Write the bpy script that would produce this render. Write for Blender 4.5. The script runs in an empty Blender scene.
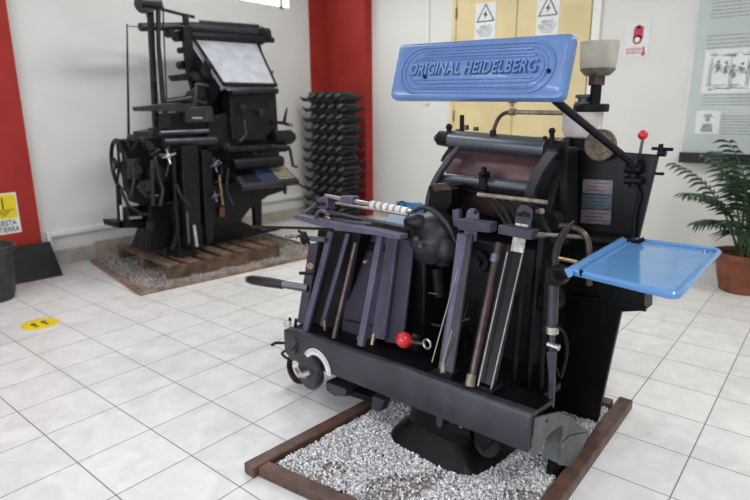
import bpy, bmesh, math, random
from mathutils import Vector, Matrix, Quaternion
random.seed(7)
PI = math.pi
COL = bpy.context.scene.collection
# ------------------------------------------------------------------ camera solved from the floor tiles (tile = 0.33 m)
FPX, PIT, ROL, YAW, CH = 566.7, .2415, -.0065, -.8813, 1.428
CAM = Vector((-0.3443*CH, -1.6135*CH, CH))
_f = Vector((-math.cos(PIT)*math.sin(YAW), math.cos(PIT)*math.cos(YAW), -math.sin(PIT)))
_r = Vector((math.cos(YAW), math.sin(YAW), 0)); _u = _r.cross(_f)
_R = _r*math.cos(ROL)+_u*math.sin(ROL); _U = _u*math.cos(ROL)-_r*math.sin(ROL)
def ray(px, py): return _R*((px-375)/FPX) + _U*((250-py)/FPX) + _f

class Frame:
    """local frame of a thing: u = depth, v = to the left, z = up"""
    def __init__(s, o, a=0.0):
        s.o = Vector(o); s.a = a
        s.ax = [Vector((math.cos(a), math.sin(a), 0)), Vector((-math.sin(a), math.cos(a), 0)), Vector((0, 0, 1))]
    def loc(s, P): d = P-s.o; return Vector([d.dot(k) for k in s.ax])
    def pl(s, i, px, py, val):
        d = ray(px, py); n = s.ax[i]
        return s.loc(CAM + d*((n.dot(s.o)+val-n.dot(CAM))/n.dot(d)))
    def u(s, px, py, val): return s.pl(0, px, py, val)
    def v(s, px, py, val): return s.pl(1, px, py, val)
    def z(s, px, py, val): return s.pl(2, px, py, val)
W = Frame((0, 0, 0))

# ------------------------------------------------------------------ materials
MATS = {}
def N(nt, t, **kw):
    n = nt.nodes.new(t)
    for k, v in kw.items():
        if hasattr(n, k): setattr(n, k, v)
        else: n.inputs[k.replace('_', ' ')].default_value = v
    return n
def mat(name, col, rough=.5, metal=0.0, noise=0.15, scale=20, bump=0.0, col2=None, spec=.5, coat=0, detail=4, trans=0, alpha=1, rvar=.12, ior=1.45, emit=0, island=0):
    m = bpy.data.materials.new(name); m.use_nodes = True; nt = m.node_tree; b = nt.nodes['Principled BSDF']
    tc = N(nt, 'ShaderNodeTexCoord')
    nz = N(nt, 'ShaderNodeTexNoise'); nz.inputs['Scale'].default_value = scale; nz.inputs['Detail'].default_value = detail
    nt.links.new(tc.outputs['Object'], nz.inputs['Vector'])
    mx = N(nt, 'ShaderNodeMix', data_type='RGBA')
    c2 = col2 if col2 else tuple(max(0, c*(1-noise*2)) for c in col)
    mx.inputs[6].default_value = (*col, 1); mx.inputs[7].default_value = (*c2, 1)
    ra = N(nt, 'ShaderNodeMapRange'); ra.inputs[1].default_value = .35; ra.inputs[2].default_value = .65
    if island:
        ge = N(nt, 'ShaderNodeNewGeometry'); nt.links.new(ge.outputs['Random Per Island'], ra.inputs[0]); ra.inputs[1].default_value = 0; ra.inputs[2].default_value = 1
    else: nt.links.new(nz.outputs[0], ra.inputs[0])
    nt.links.new(ra.outputs[0], mx.inputs[0]); nt.links.new(mx.outputs[2], b.inputs['Base Color'])
    rr = N(nt, 'ShaderNodeMapRange'); rr.inputs[3].default_value = max(.02, rough-rvar); rr.inputs[4].default_value = min(1, rough+rvar)
    nt.links.new(nz.outputs[0], rr.inputs[0]); nt.links.new(rr.outputs[0], b.inputs['Roughness'])
    b.inputs['Metallic'].default_value = metal; b.inputs['Specular IOR Level'].default_value = spec; b.inputs['Coat Weight'].default_value = coat
    b.inputs['Transmission Weight'].default_value = trans; b.inputs['IOR'].default_value = ior
    if alpha < 1: b.inputs['Alpha'].default_value = alpha
    if emit: b.inputs['Emission Color'].default_value = (*col, 1); b.inputs['Emission Strength'].default_value = emit
    if bump:
        bp = N(nt, 'ShaderNodeBump'); bp.inputs['Strength'].default_value = bump; bp.inputs['Distance'].default_value = .01
        nt.links.new(nz.outputs[0], bp.inputs['Height']); nt.links.new(bp.outputs[0], b.inputs['Normal'])
    MATS[name] = m; return m
M_press = mat('press_paint', (.039, .038, .049), .38, noise=.2, scale=10, bump=.03, spec=.5)
M_bar = mat('guide_bar_steel', (.105, .098, .155), .36, metal=.3, noise=.1, scale=12, bump=.0, rvar=.05)
M_bardark = mat('guide_bar_dark', (.045, .043, .066), .38, metal=.2, noise=.12, scale=10, rvar=.05)
M_black = mat('black_cast_iron', (.006, .006, .007), .48, noise=.3, scale=22, bump=.06, spec=.22)
M_panel = mat('black_sheet', (.006, .006, .007), .36, noise=.3, scale=6, bump=.01, spec=.26)
M_greyend = mat('worn_grey_casting', (.125, .128, .13), .55, noise=.2, scale=12, bump=.06)
M_steel = mat('polished_steel', (.50, .49, .47), .3, metal=.9, noise=.1, scale=15, rvar=.05)
M_dsteel = mat('dark_steel', (.11, .12, .135), .33, metal=.7, noise=.1, scale=8, rvar=.04)
M_brass = mat('old_brass', (.42, .32, .17), .4, metal=.9, noise=.25, scale=60)
M_brown = mat('brown_rod', (.085, .06, .052), .32, metal=.5, noise=.2, scale=22)
M_drum = mat('ink_drum', (.115, .060, .062), .36, metal=.2, noise=.2, scale=9)
M_relief = mat('badge_relief', (.16, .12, .075), .55, metal=.3, noise=.2, scale=40)
M_tan = mat('tan_metal', (.30, .25, .19), .45, metal=.4, noise=.25, scale=30)
M_blue = mat('blue_enamel', (.105, .265, .53), .13, noise=.06, scale=9, coat=.2, rvar=.03)
M_shade = mat('blue_shade_enamel', (.105, .195, .41), .3, noise=.08, scale=8, coat=.1)
M_shdark = mat('letter_shadow_paint', (.05, .085, .19), .35, noise=.1)
M_red = mat('red_knob', (.52, .010, .018), .3, noise=.05, coat=.5)
M_white = mat('white_plastic', (.78, .78, .75), .4, noise=.04)
M_dirtyw = mat('worn_white_tape', (.66, .62, .56), .6, noise=.25, scale=60)
M_cream = mat('milky_cup', (.60, .55, .46), .35, noise=.12, scale=12, trans=.25)
M_cup2 = mat('dirty_cup_bottom', (.20, .18, .14), .4, noise=.3, scale=30)
M_wire = mat('thin_wire', (.34, .32, .29), .4, metal=.6)
M_glassjar = mat('cloudy_glass', (.80, .74, .74), .18, noise=.05, trans=.45)
M_medal = mat('medal', (.20, .145, .09), .5, metal=.4, noise=.3, scale=55, col2=(.05, .04, .035))
M_plate = mat('name_plate', (.19, .15, .155), .4, metal=.5, noise=.15, scale=30)
M_plate2 = mat('blue_name_plate', (.07, .095, .12), .4, metal=.5, noise=.15, scale=30)
M_grey = mat('hub_grey', (.024, .025, .029), .45, noise=.35, scale=7, bump=.06)
M_rail = mat('brown_painted_wood', (.125, .062, .045), .45, noise=.3, scale=16, bump=.08, col2=(.06, .032, .026))
M_rail2 = mat('worn_wood_edging', (.30, .20, .14), .6, noise=.3, scale=16, bump=.08)
M_pallet = mat('pallet_wood', (.16, .098, .062), .75, scale=10, bump=.2, col2=(.07, .042, .028))
M_gravel = mat('marble_chips', (.97, .96, .97), .6, island=1, col2=(.26, .255, .26))
M_gbed = mat('gravel_bed_dust', (.42, .38, .34), .9, scale=60, col2=(.13, .11, .095), bump=.5)
M_gravel2 = mat('dirty_chips', (.52, .48, .46), .7, island=1, col2=(.14, .12, .11))
M_wall = mat('wall_paint', (.69, .69, .655), .7, noise=.025, scale=1.6, bump=.02)
M_wallL = mat('wall_paint_cool', (.70, .70, .685), .7, noise=.03, scale=1.6, bump=.02)
M_redp = mat('red_wall_paint', (.36, .034, .028), .62, noise=.08, scale=3, spec=.2)
M_base = mat('beige_skirting_tile', (.50, .46, .40), .5, noise=.15, scale=5)
M_wboard = mat('pale_wood_board', (.46, .38, .31), .6, noise=.15, scale=12)
M_door = mat('varnished_pale_wood', (.68, .56, .30), .45, noise=.07, scale=3)
M_ink = mat('ink', (.02, .02, .022), .7, noise=.1)
M_inkg = mat('grey_ink', (.22, .23, .23), .7, noise=.2)
M_yel = mat('yellow_sign', (.80, .62, .02), .4, noise=.05)
M_paper = mat('paper', (.72, .74, .74), .6, noise=.04)
M_board = mat('display_backing', (.44, .50, .48), .5, noise=.05, scale=3)
M_blkpl = mat('black_plastic', (.004, .0045, .006), .4, noise=.2)
M_rack = mat('rack_iron', (.026, .033, .034), .42, noise=.35, scale=15)
M_lino = mat('typecaster_black', (.008, .0085, .011), .42, noise=.35, scale=18, bump=.08, spec=.3)
M_lino2 = mat('typecaster_grey', (.022, .023, .030), .4, noise=.3, scale=14, bump=.08)
M_mag = mat('magazine_metal', (.47, .49, .54), .38, metal=.35, noise=.12, scale=8)
M_terra = mat('terracotta', (.24, .075, .035), .6, noise=.2, scale=10)
M_soil = mat('soil', (.03, .02, .015), .95, bump=.4)
M_leaf = mat('palm_leaf', (.040, .095, .050), .42, noise=.3, scale=8)
M_stem = mat('palm_stem', (.10, .14, .05), .5, noise=.2)
M_can = mat('grey_bin_plastic', (.045, .045, .045), .45, noise=.25, scale=9)
M_bluek = mat('blue_keys', (.035, .07, .17), .4); M_beigek = mat('beige_keys', (.42, .38, .27), .5)
M_orange = mat('orange_tag', (.22, .06, .02), .5)
M_ringw = mat('suction_ring', (.72, .70, .66), .35)
M_frost = mat('window_frame_paint', (.8, .8, .8), .5)
def floor_mat():
    m = bpy.data.materials.new('floor_tiles'); m.use_nodes = True; nt = m.node_tree; b = nt.nodes['Principled BSDF']
    tc = N(nt, 'ShaderNodeTexCoord')
    br = N(nt, 'ShaderNodeTexBrick'); br.offset = 0; br.squash = 1
    for k, v in (('Scale', 1), ('Mortar Size', .0028), ('Mortar Smooth', .25), ('Brick Width', .33), ('Row Height', .33), ('Bias', 0)): br.inputs[k].default_value = v
    br.inputs['Color1'].default_value = (.745, .745, .735, 1); br.inputs['Color2'].default_value = (.69, .69, .685, 1); br.inputs['Mortar'].default_value = (.19, .185, .18, 1)
    nt.links.new(tc.outputs['Object'], br.inputs['Vector'])
    nz = N(nt, 'ShaderNodeTexNoise'); nz.inputs['Scale'].default_value = 7; nz.inputs['Detail'].default_value = 6; nz.inputs['Distortion'].default_value = 1.2
    nt.links.new(tc.outputs['Object'], nz.inputs['Vector'])
    cr = N(nt, 'ShaderNodeMapRange'); cr.inputs[1].default_value = .3; cr.inputs[2].default_value = .7; cr.inputs[3].default_value = .86; cr.inputs[4].default_value = 1.04
    nt.links.new(nz.outputs[0], cr.inputs[0])
    mx = N(nt, 'ShaderNodeMix', data_type='RGBA', blend_type='MULTIPLY'); mx.inputs[0].default_value = 1
    nt.links.new(br.outputs['Color'], mx.inputs[6]); nt.links.new(cr.outputs[0], mx.inputs[7]); nt.links.new(mx.outputs[2], b.inputs['Base Color'])
    rr = N(nt, 'ShaderNodeMapRange'); rr.inputs[3].default_value = .22; rr.inputs[4].default_value = .42; nt.links.new(nz.outputs[0], rr.inputs[0]); nt.links.new(rr.outputs[0], b.inputs['Roughness'])
    bp = N(nt, 'ShaderNodeBump'); bp.inputs['Strength'].default_value = .35; bp.inputs['Distance'].default_value = .003; bp.invert = True
    nt.links.new(br.outputs['Fac'], bp.inputs['Height']); nt.links.new(bp.outputs[0], b.inputs['Normal'])
    return m
M_floor = floor_mat()
def glass_mat():
    m = bpy.data.materials.new('display_glass'); m.use_nodes = True; nt = m.node_tree; b = nt.nodes['Principled BSDF']
    b.inputs['Base Color'].default_value = (.88, .95, .93, 1); b.inputs['Roughness'].default_value = .03; b.inputs['Alpha'].default_value = .10; b.inputs['IOR'].default_value = 1.5
    return m
M_glass = glass_mat()

# ------------------------------------------------------------------ mesh builder
class MB:
    def __init__(s): s.b = bmesh.new()
    def box(s, c, size, rot=None):
        r = bmesh.ops.create_cube(s.b, size=1); m = Matrix.Translation(Vector(c)) @ (rot.to_4x4() if rot else Matrix()) @ Matrix.Diagonal((*size, 1))
        bmesh.ops.transform(s.b, matrix=m, verts=r['verts']); return s
    def bb(s, a, b):
        a = Vector(a); b = Vector(b); return s.box((a+b)/2, [abs(k) for k in (b-a)])
    def cyl(s, p, q, r, r2=None, seg=16):
        p = Vector(p); q = Vector(q); d = q-p; L = d.length
        if L < 1e-6: return s
        x = bmesh.ops.create_cone(s.b, cap_ends=True, segments=seg, radius1=r, radius2=r if r2 is None else r2, depth=L)
        m = Matrix.Translation((p+q)/2) @ d.to_track_quat('Z', 'Y').to_matrix().to_4x4()
        bmesh.ops.transform(s.b, matrix=m, verts=x['verts']); return s
    def sph(s, c, r, sc=(1, 1, 1), seg=16, rot=None):
        x = bmesh.ops.create_uvsphere(s.b, u_segments=seg, v_segments=max(6, seg*2//3), radius=r)
        m = Matrix.Translation(Vector(c)) @ (rot.to_4x4() if rot else Matrix()) @ Matrix.Diagonal((*sc, 1))
        bmesh.ops.transform(s.b, matrix=m, verts=x['verts']); return s
    def tube(s, pts, r, seg=8, closed=False):
        pts = [Vector(p) for p in pts]; n = len(pts); rings = []
        rs = r if isinstance(r, (list, tuple)) else [r]*n
        up = Vector((.3, .2, .93)); prev = None
        for i, p in enumerate(pts):
            if closed: t = pts[(i+1) % n]-pts[i-1]
            else: t = pts[min(n-1, i+1)]-pts[max(0, i-1)]
            t.normalize()
            if prev is None: a = t.cross(up if abs(t.dot(up)) < .95 else Vector((1, 0, 0))).normalized()
            else: a = (prev - t*prev.dot(t)).normalized()
            prev = a; b = t.cross(a)
            rings.append([s.b.verts.new(p+(a*math.cos(2*PI*k/seg)+b*math.sin(2*PI*k/seg))*rs[i]) for k in range(seg)])
        m = n if closed else n-1
        for i in range(m):
            A, B = rings[i], rings[(i+1) % n]
            for k in range(seg): s.b.faces.new((A[k], A[(k+1) % seg], B[(k+1) % seg], B[k]))
        if not closed: s.b.faces.new(rings[0][::-1]); s.b.faces.new(rings[-1])
        return s
    def prism(s, pts, off):
        pts = [Vector(p) for p in pts]; off = Vector(off)
        A = [s.b.verts.new(p) for p in pts]; B = [s.b.verts.new(p+off) for p in pts]; n = len(pts)
        s.b.faces.new(A); s.b.faces.new(B[::-1])
        for i in range(n): s.b.faces.new((A[i], B[i], B[(i+1) % n], A[(i+1) % n]))
        return s
    def loft(s, rings, cap=True):
        R = [[s.b.verts.new(Vector(p)) for p in r] for r in rings]; n = len(R[0])
        for i in range(len(R)-1):
            for k in range(n): s.b.faces.new((R[i][k], R[i][(k+1) % n], R[i+1][(k+1) % n], R[i+1][k]))
        if cap: s.b.faces.new(R[0][::-1]); s.b.faces.new(R[-1])
        return s
    def lathe(s, prof, c, axis=(0, 0, 1), seg=24, cap=True):
        q = Vector(axis).to_track_quat('Z', 'Y'); c = Vector(c)
        return s.loft([[c + q @ Vector((r*math.cos(2*PI*k/seg), r*math.sin(2*PI*k/seg), h)) for k in range(seg)] for r, h in prof], cap)
    def build(s, name, m, parent=None, bevel=0.0, ang=38, recalc=True):
        if recalc: bmesh.ops.recalc_face_normals(s.b, faces=s.b.faces)
        a = math.radians(ang)
        for f in s.b.faces: f.smooth = True
        for e in s.b.edges:
            if len(e.link_faces) == 2 and e.calc_face_angle(0) > a: e.smooth = False
        me = bpy.data.meshes.new(name); s.b.to_mesh(me); s.b.free(); me.materials.append(m)
        o = bpy.data.objects.new(name, me); COL.objects.link(o)
        if parent: o.parent = parent
        if bevel:
            md = o.modifiers.new('bevel', 'BEVEL'); md.width = bevel; md.segments = 2; md.limit_method = 'ANGLE'; md.angle_limit = math.radians(40)
        return o
def rrect(c, ax, ay, w, h, r, n=5):
    """rounded rectangle points round c in the plane ax, ay"""
    out = []
    for sx, sy, a0 in ((1, 1, 0), (-1, 1, 90), (-1, -1, 180), (1, -1, 270)):
        for i in range(n+1):
            t = math.radians(a0+90*i/n)
            out.append(c + ax*(sx*(w/2-r)+r*math.cos(t)) + ay*(sy*(h/2-r)+r*math.sin(t)))
    return out
def tag(o, label, cat, group=None, kind=None):
    o['label'] = label
    if cat: o['category'] = cat
    if group: o['group'] = group
    if kind: o['kind'] = kind
    return o
def thing(name, label, cat, loc=(0, 0, 0), rz=0, group=None):
    o = bpy.data.objects.new(name, None); o.empty_display_size = .1; COL.objects.link(o); o.location = loc; o.rotation_euler = (0, 0, rz)
    return tag(o, label, cat, group)
def struct(name, mb, m, **k):
    o = mb.build(name, m, **k); o['kind'] = 'structure'; return o
def text(name, s, m, parent, c, ax, ay, width, height, ext=.001, shear=0, extra=None):
    """word as a mesh, fitted to width x height round c, reading along ax with ay up"""
    cu = bpy.data.curves.new('t', 'FONT'); cu.body = s; cu.extrude = .05; cu.align_x = 'CENTER'; cu.shear = shear; cu.resolution_u = 3; cu.offset = .012
    cu.space_line = .9
    if extra: cu.space_character = extra
    o = bpy.data.objects.new('t', cu); COL.objects.link(o); bpy.context.view_layer.update()
    me = bpy.data.meshes.new_from_object(o.evaluated_get(bpy.context.evaluated_depsgraph_get())); bpy.data.objects.remove(o); bpy.data.curves.remove(cu)
    xs = [v.co.x for v in me.vertices]; ys = [v.co.y for v in me.vertices]
    x0, x1, y0, y1 = min(xs), max(xs), min(ys), max(ys); ax = Vector(ax).normalized(); ay = Vector(ay).normalized(); az = ax.cross(ay); c = Vector(c)
    for v in me.vertices:
        p = v.co; v.co = c + ax*((p.x-(x0+x1)/2)/(x1-x0)*width) + ay*((p.y-(y0+y1)/2)/(y1-y0)*height) + az*((p.z/.05*.5+.5)*ext)
    me.name = name; me.materials.clear(); me.materials.append(m)
    o = bpy.data.objects.new(name, me); COL.objects.link(o)
    if parent: o.parent = parent
    return o
def copy_tree(o, parent=None):
    kids = list(o.children); c = o.copy(); COL.objects.link(c)
    if parent: c.parent = parent
    for k in kids: copy_tree(k, c)
    return c

# ------------------------------------------------------------------ the room
RX, LY = 5.57, 3.40
X0, Y0, CZ = -3.4, -5.2, 3.3
struct('floor', MB().bb((X0, Y0, -.1), (RX, LY, 0)), M_floor)
struct('ceiling', MB().bb((X0, Y0, CZ), (RX, LY, CZ+.1)), M_wall)
# left wall with a high window
wx0, wx1, wz0, wz1 = 2.2, 4.76, 2.66, 3.15
w = MB()
for a, b in (((X0, 0), (wx0, CZ)), ((wx1, 0), (RX+.2, CZ)), ((wx0, 0), (wx1, wz0)), ((wx0, wz1), (wx1, CZ))):
    w.bb((a[0], LY, a[1]), (b[0], LY+.2, b[1]))
struct('wall_left', w, M_wallL)
struct('wall_right', MB().bb((RX, Y0, 0), (RX+.2, LY, CZ)), M_wall)
struct('wall_front', MB().bb((X0-.2, Y0, 0), (X0, LY+.2, .9)).bb((X0-.2, Y0, 2.6), (X0, LY+.2, CZ)).bb((X0-.2, Y0, .9), (X0, -3.4, 2.6)).bb((X0-.2, 2.4, .9), (X0, LY+.2, 2.6)), M_wall)
struct('wall_rear', MB().bb((X0-.2, Y0-.2, 0), (RX+.2, Y0, CZ)), M_wall)
wf = MB()
for x in (wx0, 3.5, 4.62): wf.bb((x, LY+.02, wz0), (x+.05, LY+.08, wz1))
wf.bb((wx0, LY+.02, wz0), (wx1, LY+.08, wz0+.03)).bb((wx0, LY+.02, wz1-.03), (wx1, LY+.08, wz1))
struct('window_1', wf, M_frost)
# red corner column and red strip on the left wall
struct('trim_1', MB().bb((5.09, LY-.012, 0), (5.42, LY, CZ)), M_redp)
struct('trim_2', MB().bb((5.42, 2.72, 0), (RX, LY-.001, CZ)), M_redp)
struct('trim_3', MB().bb((X0+1.6, LY-.06, 0), (1.50, LY, CZ)), M_redp)
# skirting and cable duct along the left wall
struct('baseboard_left', MB().bb((1.50, LY-.02, 0), (5.09, LY, .145)), M_base, bevel=.003)
struct('baseboard_right', MB().bb((RX-.015, Y0, 0), (RX, -.25, .09)).bb((RX-.015, 1.40, 0), (RX, 2.6, .09)), M_base)
struct('trim_4', MB().bb((1.60, LY-.04, .285), (5.05, LY, .335)).bb((1.56, LY-.04, .15), (1.60, LY, .335)), M_white, bevel=.008)
# cable pipe on the right wall and white door jamb
py_ = 1.83
struct('trim_5', MB().cyl((RX-.012, py_, 1.52), (RX-.012, py_, CZ), .014).bb((RX-.03, py_-.03, 1.50), (RX, py_+.03, 1.56)), M_white)
struct('trim_6', MB().bb((RX-.03, -.235, 0), (RX, -.15, CZ)), M_white, bevel=.004)
board = MB().bb((1.98, LY-.045, .0), (3.3, LY-.022, .17)).build('skirting_board', M_wboard, bevel=.002)
tag(board, 'loose pale wooden board leaning on the skirting behind the typecasting machine', 'board')
# double door of pale varnished wood
dy0, dy1, dyc = -.14, 1.42, .66
d = struct('door_1', MB().bb((RX-.035, dyc+.004, .01), (RX, dy1, 2.68)).bb((RX-.035, dy0, .01), (RX, dyc-.004, 2.68)), M_door, bevel=.004)
fr = MB().bb((RX-.05, dy1, 0), (RX, dy1+.05, 2.73)).bb((RX-.05, dy0-.01, 2.68), (RX, dy1+.05, 2.73)); fr.build('door_frame', M_door, d, bevel=.004)
hg = MB()
for z in (.4, 1.3, 2.45): hg.cyl((RX-.045, dy1-.003, z), (RX-.045, dy1-.003, z+.12), .009)
hg.build('hinge', M_brown, d)
la = MB().bb((RX-.045, dyc-.05, 1.50), (RX-.035, dyc+.05, 1.53)).cyl((RX-.06, dyc, 1.41), (RX-.04, dyc, 1.41), .022).tube([Vector((RX-.05, dyc+.016*math.cos(t), 1.44+.03*math.sin(t)+.02)) for t in [i*PI/6 for i in range(7)]], .004)
la.build('latch', M_dsteel, d)

def R(px, py, off=.0): return W.u(px, py, RX-off)
YD = Vector((0, -1, 0)); ZU = Vector((0, 0, 1))     # reading direction on the right wall
def wall_sign(name, label, y0, y1, z0, z1, off, base=M_paper, th=.003):
    t = thing(name, label, 'sign', (RX-off, (y0+y1)/2, (z0+z1)/2))
    MB().bb((-th, -(y1-y0)/2, -(z1-z0)/2), (0, (y1-y0)/2, (z1-z0)/2)).build('sign_plate', base, t)
    return t
for pxl, pxr, pyt, pyb, lab in ((476, 495, 4, 38, 'white electric shock warning sign on the left door leaf'), (538, 558, -4, 34, 'white electric shock warning sign on the right door leaf')):
    a = W.u(pxl, pyt, RX-.036); b = W.u(pxr, pyb, RX-.036)
    y0, y1, z0, z1 = b.y, a.y, b.z, a.z
    t = wall_sign('warning_sign', lab, y0, y1, z0, z1, .0365); wd = y1-y0; h = z1-z0
    def q(f, g, o=.0035): return Vector((-o, -f*wd/2, g*h/2))
    tri = MB(); P = [q(-.82, -.02), q(.82, -.02), q(0, .92)]
    for i in range(3): tri.cyl(P[i], P[(i+1) % 3], .006, seg=6)
    tri.build('warning_triangle', M_ink, t)
    MB().prism([q(.12, .62), q(-.25, .32), q(-.02, .32), q(-.12, .10), q(.24, .38), q(.02, .38)], (-.001, 0, 0)).build('lightning_bolt', M_ink, t)
    text('sign_text', 'RIESGO\nELECTRICO', M_inkg, t, q(0, -.42), YD, ZU, wd*.8, h*.18)
    ln = MB()
    for k in range(3): ln.box(q(0, -.66-.1*k), (.001, wd*(.7-.1*k), h*.015))
    ln.build('small_print', M_inkg, t)
# fire extinguisher sign
a = R(627, 23); b = R(648, 56); y0, y1, z0, z1 = b.y, a.y, b.z, a.z
t = wall_sign('fire_extinguisher_sign', 'white and red fire extinguisher sign on the right wall', y0, y1, z0, z1, .001); wd = y1-y0; h = z1-z0
def q(f, g, o=.0035): return Vector((-o, -f*wd/2, g*h/2))
MB().prism(rrect(q(.05, .35), YD, ZU, wd*.40, h*.42, wd*.12), (-.001, 0, 0)).prism([q(-.1, .62), q(.2, .62), q(.1, .84), q(-.1, .8)], (-.001, 0, 0)).cyl(q(0, -.02), q(0, -.02, .0045), wd*.19).build('extinguisher_symbol', M_red, t)
MB().cyl(q(0, -.02, .0045), q(0, -.02, .0055), wd*.11).build('flame_dot', M_white, t)
text('sign_text', 'EXTINTOR\nDE FUEGO', M_red, t, q(-.22, -.66), YD, ZU, wd*.62, h*.17)
MB().bb(q(.5, -.85, .0035), q(.66, -.45, .0045)).sph(q(.58, -.85), wd*.09, (.1, 1, 1), 10).build('arrow_mark', M_red, t)

# glazed display board
by0, bz0, bz1 = -1.10, .98, 2.75
dbd = thing('display_board', 'tall glazed display board with a black bottom ledge on the right wall', 'display board', (RX, -1.9, 1.0))
def D(y, z, x): return Vector((-x, y+1.9, z-1.0))
MB().bb(D(by0, 1.03, .03), D(-2.7, bz1, .001)).build('backing_panel', M_board, dbd)
MB().bb(D(-1.09, .935, .09), D(-2.7, 1.03, .001)).build('ledge', M_blkpl, dbd, bevel=.003)
MB().bb(D(-1.085, 1.03, .075), D(-2.7, bz1, .067)).build('glass_pane', M_glass, dbd)
def onboard(px, py): return W.u(px, py, RX-.031)
def sheet(name, label, x0, y0, x1, y1, cat='print'):
    a = onboard(x0, y0); b = onboard(x1, y1)
    t = thing(name, label, cat, (RX-.031, (a.y+b.y)/2, (a.z+b.z)/2), group=None)
    w_, h_ = a.y-b.y, a.z-b.z
    MB().bb((-.003, -w_/2, -h_/2), (0, w_/2, h_/2)).build('paper_sheet', M_paper, t); return t, w_, h_
t, w_, h_ = sheet('engraving_print', 'wide black and white engraving of a busy workshop behind glass', 706, 50, 775, 92)
st = MB(); rnd = random.Random(3)
def stroke(m, x, y, dx, dy, r=.0028): m.cyl((-.004, -x, y), (-.004, -(x+dx), y+dy), r, seg=4)
for k in range(34):   # floor and beams
    x = rnd.uniform(-w_*.45, w_*.45); stroke(st, x, h_*.36+rnd.uniform(-.01, .015), rnd.uniform(.02, .08), rnd.uniform(-.01, .01))
for k in range(40):
    x = rnd.uniform(-w_*.45, w_*.4); stroke(st, x, -h_*.38+rnd.uniform(-.02, .03), rnd.uniform(.02, .06), rnd.uniform(-.006, .006))
for cx in (-.30, -.19, -.08, .03, .16, .29):
    cx *= w_; cy = rnd.uniform(-.04, .02)
    st.sph((-.004, -cx, cy+.075), .013, (.1, 1, 1), 8)
    for k in range(22): stroke(st, cx+rnd.uniform(-.02, .02), cy+.06-rnd.uniform(0, .05), rnd.uniform(-.03, .03), -rnd.uniform(.01, .05))
for cx in (-.42, -.13, .1, .36):
    for k in range(5): stroke(st, cx*w_+k*.006, -h_*.35, 0, h_*rnd.uniform(.5, .7), .0014)
st.build('ink_drawing', M_ink, t)
t, w_, h_ = sheet('portrait_print', 'small black and white portrait print below the workshop engraving', 697, 111, 718, 134)
MB().sph((-.004, 0, .03), .026, (.08, .8, 1.1), 12).prism([(-.004, -.05, -.085), (-.004, .05, -.085), (-.004, .035, -.01), (-.004, -.035, -.01)], (-.001, 0, 0)).prism([(-.005, -.045, .045), (-.005, .045, .05), (-.005, .03, .075), (-.005, -.025, .075)], (-.001, 0, 0)).build('portrait_figure', M_inkg, t)
for lab, x0, y0, x1, y1, n in (('text panel at the very top of the display board', 712, -6, 752, 17, 7), ('text panel just above the workshop engraving', 706, 34, 775, 47, 4), ('text panel just below the workshop engraving', 700, 93, 775, 107, 4), ('text panel to the right of the small portrait print', 720, 114, 775, 137, 7)):
    a = onboard(x0, y0); b = onboard(x1, y1); w_, h_ = a.y-b.y, a.z-b.z
    t = thing('text_panel', lab, 'text panel', (RX-.031, (a.y+b.y)/2, (a.z+b.z)/2))
    MB().bb((-.002, -w_/2, -h_/2), (0, w_/2, h_/2)).build('panel_sheet', M_board, t)
    ln = MB(); r2 = random.Random(n+x0)
    for k in range(n):
        y = -w_*.46; z = h_/2-(k+.7)*h_/(n+.4)
        while y < w_*.46:
            l = r2.uniform(.012, .045); l = min(l, w_*.47-y); ln.bb((-.003, -y, z-.004), (-.002, -(y+l), z+.006)); y += l+.008
    ln.build('text_lines', M_inkg, t)

# sign on the red strip at the left
SY = LY-.062
a = W.v(-26, 199, SY); b = W.v(20, 235, SY); w_ = b.x-a.x
a = Vector((1.345-.235, SY, .745)); z0, z1 = .385, .745; wd, h = .235, .36
t = thing('grounding_sign', 'yellow and white electrical grounding sign on the red column at the left', 'sign', (1.345-wd/2, SY, (z0+z1)/2))
XA = Vector((1, 0, 0))
MB().bb((-wd/2, -.003, -h/2), (wd/2, 0, h/2)).build('sign_plate', M_white, t)
MB().bb((-wd/2+.012, -.004, -.045), (wd/2-.012, -.003, h/2-.012)).build('yellow_field', M_yel, t)
g = MB().bb((-.006, -.005, .04), (.006, -.004, .14))
for k, l in enumerate((.16, .11, .07, .035)): g.bb((-l/2, -.005, .028-k*.016), (l/2, -.004, .034-k*.016))
g.build('grounding_symbol', M_ink, t)
text('sign_text', 'PUESTA\nA TIERRA', M_ink, t, (0, -.0035, -.112), XA, ZU, wd*.9, .105)

# ------------------------------------------------------------------ small floor things at the left
bk = thing('waste_bin', 'dark grey ribbed plastic bin at the left edge of the room', 'bin', (.865, 2.735, 0))
MB().lathe([(.10, .0), (.155, .0), (.160, .02), (.175, .15), (.180, .155), (.185, .24), (.180, .25), (.190, .36), (.205, .38), (.207, .43), (.198, .43), (.193, .37), (.17, .05), (.05, .03)], (0, 0, 0), seg=32).build('bin_body', M_can, bk)
MB().tube([Vector((.206*math.cos(t), .206*math.sin(t), .425)) for t in [2*PI*i/32 for i in range(32)]], .008, closed=True).build('bin_rim', M_can, bk)
pb = MB(); A = [Vector((1.04, 3.02, .0)), Vector((1.515, 3.00, .0)), Vector((1.55, 3.29, .27)), Vector((1.04, 3.31, .27))]
pn = (A[1]-A[0]).cross(A[3]-A[0]).normalized()
if pn.y > 0: pn = -pn
pb.prism([p-pn*0 for p in A], -pn*.03)
o = pb.build('black_panel', M_blkpl, bevel=.006); tag(o, 'flat black panel leaning against the red column beside the bin', 'panel')
MB().bb((1.2, 3.115, .095), (1.45, 3.12, .10)).build('panel_groove', M_can, o)
ys = thing('floor_sticker', 'round yellow floor sticker with two footprints on the white tiles', 'sticker', (.885, 1.856, .0005))
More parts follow.
